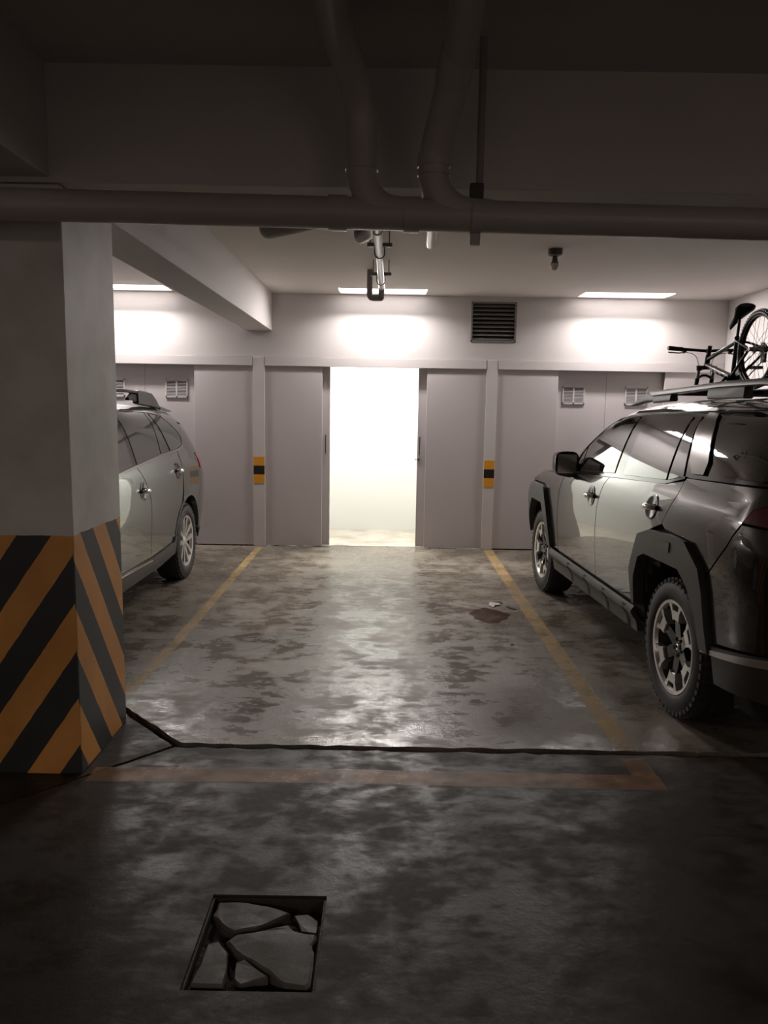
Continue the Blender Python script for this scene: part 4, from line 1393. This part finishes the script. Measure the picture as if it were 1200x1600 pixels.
def build_wagon():
    S = Shape(
        B=[(.15, .82), (.25, .865), (.40, .885), (.65, .905), (.80, .915), (.95, .91), (1.05, .895), (1.13, .86), (1.20, .835), (1.35, .775), (1.48, .70), (1.65, .60)],
        T=[(-1.2, 1.47), (-.8, 1.525), (-.4, 1.568), (.4, 1.605), (.9, 1.605), (1.3, 1.575), (1.6, 1.49), (1.95, 1.30), (2.3, 1.08), (2.6, 1.04), (3.1, .98), (3.5, .88), (3.7, .80)],
        Xr=[(.2, -.84), (.4, -.98), (.6, -1.04), (.85, -1.04), (.98, -1.02), (1.1, -.97), (1.25, -.90), (1.4, -.80), (1.5, -.70), (1.6, -.50)],
        Xf=[(.2, 3.45), (.4, 3.62), (.6, 3.66), (.8, 3.62), (.95, 3.45), (1.08, 3.2), (1.2, 3.1)], Lr=.95)
    root = thing('wagon_car', 'silver green station wagon parked behind the striped column', 'car', (-2.69, 6.90, 0), math.radians(-90))
    cb = CarBuilder(S, root)
    WB = 2.745
    cb.core(WB, 0.24, 0.42)
    PT = 'paint_wagon'
    dl = 0.06
    T = lambda x: interp(S.T, x)
    edge = lambda x: S.W(x, T(x) - dl)
    archr = arc(-.02, .36, .425, 8, 172, 18)
    archf = arc(2.745, .36, .425, 8, 172, 18)
    for sd in (1, -1):
        fd = cb.side('front_door', [(2.14, .42), (1.066, .40), (1.094, .65), (1.124, .854), (1.20, .98), (1.305, 1.110), (1.63, 1.09), (2.05, 1.06), (2.13, .9), (2.16, .65)], PT, 0, sd)
        rdp = [(1.056, .40), (.45, .42)] + [p for p in archr if p[0] > .20] + [(.17, 1.0), (.12, 1.175), (.31, 1.166), (.62, 1.155), (1.292, 1.112), (1.192, .985), (1.115, .86), (1.085, .65)]
        rd = cb.side('rear_door', rdp, PT, 0, sd)
        q = [p for p in archr if p[0] < .19] + [(-.46, .43), (-.62, .40), (-.90, .45), (-.965, .62), (-.97, .86), (-.90, .965), (-.462, .972), (-.418, 1.125), (-.80, 1.10), (-.80, 1.20), (-.60, 1.36), (-.30, 1.40), (-.17, 1.275), (-.11, 1.205), (.06, 1.178), (.108, 1.176), (.158, 1.0)]
        cb.side('quarter_panel', q, PT, 0, sd)
        ff = [(2.15, .43), (2.32, .43)] + archf[::-1] + [(3.18, .43), (3.35, .45), (3.42, .7), (3.2, .86), (3.05, .925), (2.62, .99), (2.30, 1.03), (2.06, 1.06), (2.14, .9), (2.17, .65)]
        cb.side('front_fender', ff, PT, 0, sd)
        # cladding along the sill and a thin bright moulding
        cb.side('rocker_trim', [(2.30, .425), (1.0, .385), (.45, .408), (.41, .47), (.375, .44), (.37, .30), (.8, .27), (2.30, .27)], 'clad', lambda x, z: 0.014 - .09 * max(0, .36 - z), sd, step=.04, depth=.03)
        cb.side('sill_moulding', [(2.30, .420), (1.08, .382), (1.08, .372), (2.30, .405)], 'chrome', 0.022, sd, step=.06, depth=.01)
        cb.side('wheel_arch_trim', [p for p in arc(-.02, .36, .43, 6, 174, 20)] + [p for p in arc(-.02, .36, .40, 174, 6, 20)], 'paint_wagon', 0.006, sd, step=.05, depth=.05)
        cb.side('wheel_arch_trim', [p for p in arc(2.745, .36, .43, 6, 174, 20)] + [p for p in arc(2.745, .36, .40, 174, 6, 20)], 'paint_wagon', 0.006, sd, step=.05, depth=.05)
        cb.side('bumper_cladding', [(-.45, .41), (-.62, .385), (-.89, .435), (-.86, .33), (-.50, .30)], 'clad', 0.006, sd)
        # greenhouse
        low = [(-.60, 1.37), (-.30, 1.415), (-.12, 1.30), (.13, 1.482), (.37, 1.508), (.47, 1.520), (1.0, 1.525), (1.3, 1.505), (1.55, 1.432), (1.85, 1.275), (2.12, 1.07)]
        low = [(-.76, 1.20), (-.58, 1.37), (-.30, 1.412), (-.175, 1.285), (.12, 1.488), (.37, 1.512), (.47, 1.522), (1.0, 1.528), (1.3, 1.508), (1.55, 1.435), (1.85, 1.28), (2.10, 1.075)]
        up = [(2.22, T(2.22) - .05)] + [(x, T(x) - dl) for x in (2.1, 1.9, 1.7, 1.5, 1.3, 1.1, .9, .6, .3, 0, -.2, -.4, -.55, -.66)]
        cb.side('roof_side', [(-.58, 1.375), (-.30, 1.417), (-.175, 1.290), (-.12, 1.335), (.0, 1.425), (.12, 1.486), (.37, 1.512), (.47, 1.522), (1.0, 1.528), (1.3, 1.508), (1.55, 1.435), (1.85, 1.28), (2.10, 1.075)] + up, PT, 0.002, sd, step=.05)
        cb.side('pillar_panel', [(2.08, 1.066), (1.63, 1.098), (1.26, 1.12), (.62, 1.16), (.31, 1.17), (.06, 1.182), (-.10, 1.208), (-.165, 1.278), (-.115, 1.335), (.0, 1.420), (.12, 1.480), (.37, 1.506), (.47, 1.516), (1.0, 1.522), (1.3, 1.502), (1.55, 1.43), (1.85, 1.275)], 'gloss_black', -0.003, sd)
        cb.side('belt_strip', [(2.08, 1.058), (1.63, 1.090), (1.26, 1.112), (.62, 1.152), (.31, 1.163), (.06, 1.173), (-.11, 1.200), (-.182, 1.280), (-.168, 1.288), (-.098, 1.214), (.06, 1.188), (.31, 1.178), (.62, 1.168), (1.26, 1.128), (1.63, 1.106), (2.08, 1.074)], 'chrome', 0.006, sd, step=.05)
        cb.side('window_strip', [(-.172, 1.292), (-.120, 1.340), (.0, 1.428), (.12, 1.490), (.37, 1.517), (1.0, 1.532), (1.3, 1.512), (1.3, 1.500), (1.0, 1.520), (.37, 1.504), (.125, 1.477), (.005, 1.416), (-.112, 1.332), (-.158, 1.282)], 'chrome', 0.006, sd, step=.05)
        cb.side('window', [(1.365, 1.128), (1.285, 1.49), (1.5, 1.445), (1.80, 1.29), (2.0, 1.12), (2.0, 1.085)], 'glass_wagon', 0.002, sd, parent=fd, depth=.006)
        cb.side('window', [(1.258, 1.132), (1.18, 1.50), (.468, 1.512), (.623, 1.172)], 'glass_wagon', 0.002, sd, parent=rd, depth=.006)
        cb.side('corner_window', [(.600, 1.174), (.452, 1.508), (.408, 1.502), (.385, 1.19), (.39, 1.182)], 'glass_wagon', 0.002, sd, parent=rd, depth=.006)
        cb.side('quarter_window', [(.312, 1.184), (.372, 1.492), (.115, 1.464), (.0, 1.405), (-.105, 1.325), (-.145, 1.275), (-.09, 1.218), (.075, 1.194)], 'glass_wagon', 0.002, sd, depth=.006)
        door_handle(cb, 1.281, .935, sd, fd, 'chrome')
        door_handle(cb, .313, 1.008, sd, rd, 'chrome')
        cb.side('tail_light', [(-.425, 1.120), (-.470, .982), (-.90, .975), (-.93, 1.02), (-.86, 1.095)], 'tail_pink', 0.006, sd, depth=.012)
        cb.side('head_light', [(3.0, .92), (3.2, .85), (3.45, .74), (3.5, .66), (3.3, .66), (3.05, .80)], 'headlamp', 0.004, sd)
        cb.side('front_bumper', [(3.37, .45), (3.44, .7), (3.52, .64), (3.56, .5), (3.45, .33), (3.2, .33), (3.2, .42)], PT, 0, sd)
        # mirror
        mm = MB()
        mm.lathe([(0, 0), (.05, .01), (.075, .05), (.08, .10), (.078, .13)], 20, 'x', (0, 0, 0))
        vs = [(2.40 - p.x, sd * .95 + p.y * 1.3, 1.10 + p.z) for p in mm.v]
        mo = mesh_obj('side_mirror', vs, [f[::-1] for f in mm.f], PT, root, smooth=True)
        MB().lathe([(0, 0), (.077, 0)], 20, 'x').build('mirror_glass', 'chrome', mo, loc=(2.275, sd * .95, 1.10))
        MB().tube([(2.30, sd * .80, 1.02), (2.32, sd * .95, 1.05)], .022, 10).build('mirror_foot', 'gloss_black', mo, smooth=60)
        # roof rail: tall solid rear foot, slim bar forward of it
        rl = thing_part('roof_rail', root)
        q = MB()
        rail_bar(q, [(-.16, 1.535, 1.545), (-.06, 1.54, 1.62), (.06, 1.55, 1.668), (.25, 1.56, 1.682), (.41, 1.57, 1.686), (.45, 1.575, 1.680)], sd, .60, .026)
        q.build('rail_foot', 'clad', rl, smooth=40)
        q = MB()
        rail_bar(q, [(.43, 1.652, 1.682), (.7, 1.662, 1.688), (1.0, 1.66, 1.686), (1.25, 1.635, 1.662), (1.42, 1.575, 1.60)], sd, .60, .022)
        q.build('rail_bar', 'gloss_black', rl, smooth=40)
        q = MB()
        rail_bar(q, [(.44, 1.585, 1.655), (.58, 1.60, 1.66), (.66, 1.60, 1.625)], sd, .60, .018)
        q.build('rail_web', 'gloss_black', rl, smooth=40)
    xs_ = [-.66, -.4, -.2, 0, .3, .6, .9, 1.15, 1.3, 1.42]
    cb.topp('roof', [(x, edge(x) - .004) for x in xs_] + [(x, -edge(x) + .004) for x in reversed(xs_)], PT, 0.002)
    xs_ = [1.44, 1.6, 1.8, 2.0, 2.2, 2.3]
    cb.topp('windshield', [(x, edge(x) - .01) for x in xs_] + [(x, -edge(x) + .01) for x in reversed(xs_)], 'glass_wagon', 0.002)
    xs_ = [2.36, 2.6, 2.9, 3.2, 3.35]
    cb.topp('hood', [(x, S.W(x, T(x) - .045)) for x in xs_] + [(x, -S.W(x, T(x) - .045)) for x in reversed(xs_)], PT, 0.002)
    cb.rearp('tailgate', [(-.60, .62), (.60, .62), (.62, 1.09), (-.62, 1.09)], PT)
    cb.rearp('rear_window', [(-.60, 1.11), (.60, 1.11), (.50, 1.44), (-.50, 1.44)], 'glass_wagon')
    cb.rearp('rear_bumper', [(-.56, .36), (.56, .36), (.58, .60), (-.58, .60)], PT, 0.01)
    cb.frontp('front_bumper', [(-.70, .34), (.70, .34), (.72, .57), (-.72, .57)], PT, 0.004)
    cb.frontp('nose_panel', [(-.72, .575), (.72, .575), (.58, .86), (-.58, .86)], PT, -0.006)
    cb.frontp('grille', [(-.5, .58), (.5, .58), (.45, .76), (-.45, .76)], 'gloss_black', 0.0)
    MB().prism([(-.55, 1.50), (-.50, 1.555), (-.86, 1.515), (-.90, 1.50)], -.52, .52, 'xzy').build('roof_spoiler', PT, root)
    w = make_wheel_wagon(root)
    w['R'] = 0.345
    place_wheels(root, w, WB, 0.785)
    return root


suv = build_suv()
wagon = build_wagon()


# ------------------------------------------------------------------ bicycle on the roof
def build_bike():
    hub = Vector((2.100, 4.45, 1.937))
    fwd = Vector((2.086 - 2.100, 5.09 - 4.45, 0)).normalized()
    ang = math.atan2(fwd.y, fwd.x)
    root = thing('bicycle', 'small mountain bicycle without front wheel carried upright on the dark car', 'bicycle', hub, ang)
    # local frame: x forward, y left, z up, origin at the rear hub
    R = 0.235
    rw = thing_part('rear_wheel', root)
    m = MB()
    m.lathe([(R - .032 + .0175 * math.cos(a), .0195 * math.sin(a)) for a in [2 * math.pi * k / 12 for k in range(12)]], 48, 'y', closed=True)
    n = 64
    for k in range(n):
        a = 2 * math.pi * k / n
        c, s = math.cos(a), math.sin(a)
        w = 0.0045
        for y in (-.011, .0, .011):
            r0, r1 = R - .018 - abs(y) * .35, R - .010 - abs(y) * .5
            vs = []
            for r in (r0, r1):
                for t in (-w, w):
                    for yy in (y - .0045, y + .0045):
                        vs.append((r * s + t * c, yy, r * c - t * s))
            m.add(vs, [(0, 1, 3, 2), (4, 6, 7, 5), (0, 4, 5, 1), (2, 3, 7, 6), (0, 2, 6, 4), (1, 5, 7, 3)])
    m.build('tyre', 'bike_black', rw, smooth=50)
    MB().lathe([(R - .050, -.011), (R - .042, -.012), (R - .040, 0), (R - .042, .012), (R - .050, .011), (R - .054, 0)], 48, 'y', closed=True).build('rim', 'bike_black', rw, smooth=50)
    sp = MB()
    for k in range(24):
        a = 2 * math.pi * k / 24
        b = a + (0.5 if k % 2 else -0.5)
        y = 0.022 if k % 4 < 2 else -0.022
        sp.tube([(.018 * math.sin(b), y, .018 * math.cos(b)), ((R - .05) * math.sin(a), 0, (R - .05) * math.cos(a))], 0.0011, 5)
    tag(sp.build('spokes', 'bike_steel', rw), kind='stuff')
    MB().lathe([(0, -.055), (.012, -.055), (.014, -.03), (.022, -.024), (.014, -.018), (.014, .018), (.022, .024), (.012, .03), (.012, .055), (0, .055)], 20, 'y').build('hub', 'bike_steel', rw, smooth=40)
    m = MB()
    for k in range(6):
        m.lathe([(0.02, -.028 - .004 * k), (.040 - .004 * k, -.028 - .004 * k), (.040 - .004 * k, -.030 - .004 * k), (.02, -.030 - .004 * k)], 28, 'y')
    m.build('cassette', 'bike_black', rw, smooth=30)
    BB = Vector((0.285, 0, -0.150))
    ST = Vector((0.262, 0, 0.085))
    HT = Vector((0.645, 0, 0.000))
    HB = Vector((0.662, 0, -0.065))
    SP = Vector((0.248, 0, 0.192))
    fr = MB()
    fr.tube([BB, ST], .0125, 14)
    fr.build('seat_tube', 'bike_black', root, smooth=60)
    MB().tube([HB + Vector((-.004, 0, .012)), BB + Vector((.012, 0, .008))], [.0155, .017], 14).build('down_tube', 'bike_frame', root, smooth=60)
    MB().tube([HT + Vector((-.004, 0, -.016)), ST + Vector((0, 0, -.02))], [.013, .012], 14).build('top_tube', 'bike_black', root, smooth=60)
    MB().tube([HT + Vector((-.003, 0, .012)), HB + Vector((.003, 0, -.012))], .017, 16).build('head_tube', 'bike_black', root, smooth=60)
    for s in (1, -1):
        MB().tube(fillet([(0, s * .05, 0), (.12, s * .04, -.07), BB + Vector((-.01, s * .018, 0))], .04), .008, 10).build('chain_stay', 'bike_black', root, smooth=60)
        MB().tube(fillet([(0, s * .05, 0), (.16, s * .033, .048), ST + Vector((-.005, s * .012, -.015))], .04), .007, 10).build('seat_stay', 'bike_black', root, smooth=60)
    # downtube decals: three dark bars
    for t in (.28, .45, .62):
        p = HB.lerp(BB, t)
        d = (BB - HB).normalized()
        MB().tube([p - d * .018, p + d * .018], .0172, 14).build('decal', 'bike_black' if t > .5 else 'housing', root, smooth=60)
    MB().lathe([(.010, -.036), (.018, -.034), (.018, .034), (.010, .036)], 18, 'y', BB).build('bottom_bracket', 'bike_black', root, smooth=40)
    # seat
    MB().tube([ST + Vector((0, 0, -.01)), SP], .0085, 12).build('seat_post', 'bike_black', root, smooth=60)
    MB().lathe([(.0135, -.006), (.0175, 0), (.0135, .010)], 16, 'z', ST).build('seat_clamp', 'bike_black', root, smooth=40)
    sd = MB()
    secs = []
    for x, hw, top, bot in ((-.105, .030, .012, -.012), (-.095, .052, .020, -.016), (-.06, .060, .022, -.018), (-.02, .046, .016, -.018), (.03, .028, .010, -.018), (.09, .018, .004, -.020), (.125, .013, -.004, -.022), (.135, .006, -.012, -.02)):
        secs.append([(SP.x + x * .85, hw * math.cos(a) * (1 if math.sin(a) > 0 else .9), SP.z + .026 + (top if math.sin(a) > 0 else -bot) * math.sin(a) - x * .42) for a in [2 * math.pi * k / 16 for k in range(16)]])
    vs = [p for s_ in secs for p in s_]
    fs = [(i * 16 + k, i * 16 + (k + 1) % 16, (i + 1) * 16 + (k + 1) % 16, (i + 1) * 16 + k) for i in range(len(secs) - 1) for k in range(16)]
    fs += [tuple(range(16))[::-1], tuple(range((len(secs) - 1) * 16, len(secs) * 16))]
    mesh_obj('saddle', vs, fs, 'bike_black', root, smooth=60)
    # fork
    ax = Vector((0.695, 0, -0.213))
    fk = thing_part('fork', root)
    up = (HT - HB).normalized()
    MB().tube([(ax + up * .145) + Vector((0, -.052, 0)), (ax + up * .150), (ax + up * .145) + Vector((0, .052, 0))], .014, 12).build('fork_crown', 'bike_black', fk, smooth=60)
    MB().tube([ax + up * .15, HB], .014, 12).build('steerer', 'bike_black', fk, smooth=60)
    for s in (1, -1):
        o_ = Vector((0, s * .048, 0))
        MB().tube([ax + o_ + up * .15, ax + o_ + up * .07], .0105, 12).build('stanchion', 'bike_steel', fk, smooth=60)
        MB().tube([ax + o_ + up * .078, ax + o_ + up * .01, ax + o_], [.014, .012, .009], 12).build('lower_leg', 'bike_black', fk, smooth=60)
        MB().lathe([(0, -.02), (.017, -.02), (.019, .012), (0, .014)], 14, 'z', ax + o_ + up * .148).build('crown_cap', 'bike_black', fk, smooth=40)
    MB().tube(fillet([ax + up * .074 + Vector((0, -.048, 0)), ax + up * .098 + Vector((.012, -.02, 0)), ax + up * .098 + Vector((.012, .02, 0)), ax + up * .074 + Vector((0, .048, 0))], .02), .008, 10).build('brake_arch', 'bike_black', fk, smooth=60)
    # cockpit
    SM = HT + up * .035
    MB().tube([HT, HT + up * .07], .013, 12).build('stem_spacer', 'bike_black', root, smooth=60)
    bar_c = SM + Vector((.035, 0, .004))
    MB().tube([SM, bar_c], .014, 12).build('stem', 'bike_black', root, smooth=60)
    hb = fillet([bar_c + Vector((-.03, -.262, .012)), bar_c + Vector((-.004, -.07, .004)), bar_c, bar_c + Vector((-.004, .07, .004)), bar_c + Vector((-.03, .262, .012))], .05)
    MB().tube(hb, .0095, 12).build('handlebar', 'bike_black', root, smooth=60)
    for s in (1, -1):
        g0, g1 = bar_c + Vector((-.031, s * .268, .0125)), bar_c + Vector((-.0185, s * .172, .0075))
        MB().tube([g0, g0.lerp(g1, .08), g0.lerp(g1, .92), g1], [.012, .0145, .0135, .015], 12).build('grip', 'bike_black', root, smooth=60)
        b0 = g1 + Vector((.004, -s * .022, -.004))
        lv = MB().tube([b0, b0 + Vector((.02, 0, -.012))], [.015, .012], 10)
        lv.build('brake_clamp', 'bike_black', root, smooth=60)
        MB().tube(fillet([b0 + Vector((.02, 0, -.012)), b0 + Vector((.035, s * .02, -.018)), b0 + Vector((.028, s * .10, -.014))], .012), .0045, 8).build('brake_lever', 'bike_steel', root, smooth=60)
        MB().tube(fillet([b0 + Vector((.02, -s * .01, -.012)), b0 + Vector((.035, -s * .09, -.025)), b0 + Vector((.03, -s * .115, -.11)), ax + Vector((0, s * .05, .06))], .06), .0022, 6).build('cable', 'bike_black', root, smooth=60)
    # drive train
    ck = thing_part('crankset', root)
    for s, a in ((-1, 2.55), (1, 2.55 + math.pi)):
        e_ = BB + Vector((.105 * math.cos(a), s * .05, .105 * math.sin(a)))
        MB().tube([BB + Vector((0, s * .042, 0)), e_], [.011, .008], 10).build('crank_arm', 'bike_black', ck, smooth=60)
        MB().box(e_.x - .032, e_.x + .032, min(e_.y + s * .01, e_.y + s * .075), max(e_.y + s * .01, e_.y + s * .075), e_.z - .009, e_.z + .009, .004).build('pedal', 'bike_black', ck)
    MB().lathe([(.02, -.034), (.058, -.034), (.062, -.036), (.058, -.038), (.02, -.038)], 36, 'y', BB).build('chainring', 'bike_black', ck, smooth=30)
    ch = MB()
    ch.tube([(0, -.036, .036), BB + Vector((0, -.036, .06))], .0035, 6)
    ch.tube([(-.0, -.036, -.06), BB + Vector((0, -.036, -.06))], .0035, 6)
    ch.build('chain', 'bike_black', root)
    MB().box(-.022, .022, -.045, -.028, -.075, -.015, .006).build('derailleur', 'bike_black', root)
    return root, hub, ang


bike, bhub, bang = build_bike()

# carrier that holds it: two crossbars and a tray, set between the rails
cr = thing('bike_carrier', 'black roof carrier with two cross bars and a tray under the bicycle', 'roof rack', (bhub.x, bhub.y, 1.690), bang)
car_rot = math.radians(92.6)
for dx in (-0.06, 0.62):
    q = MB().tube([(dx + .0, .36, .004), (dx + .0, -.78, .004)], .011, 12)
    q.build('cross_bar', 'clad', cr, smooth=60)
MB().box(-.28, .78, -.028, .028, .012, .020, .003).build('tray', 'clad', cr)
MB().box(.66, .73, -.062, .062, .012, .046, .006).build('fork_clamp', 'clad', cr)
MB().tube([(.695, -.07, .047), (.695, .075, .047)], .007, 10).build('skewer', 'bike_steel', cr, smooth=60)
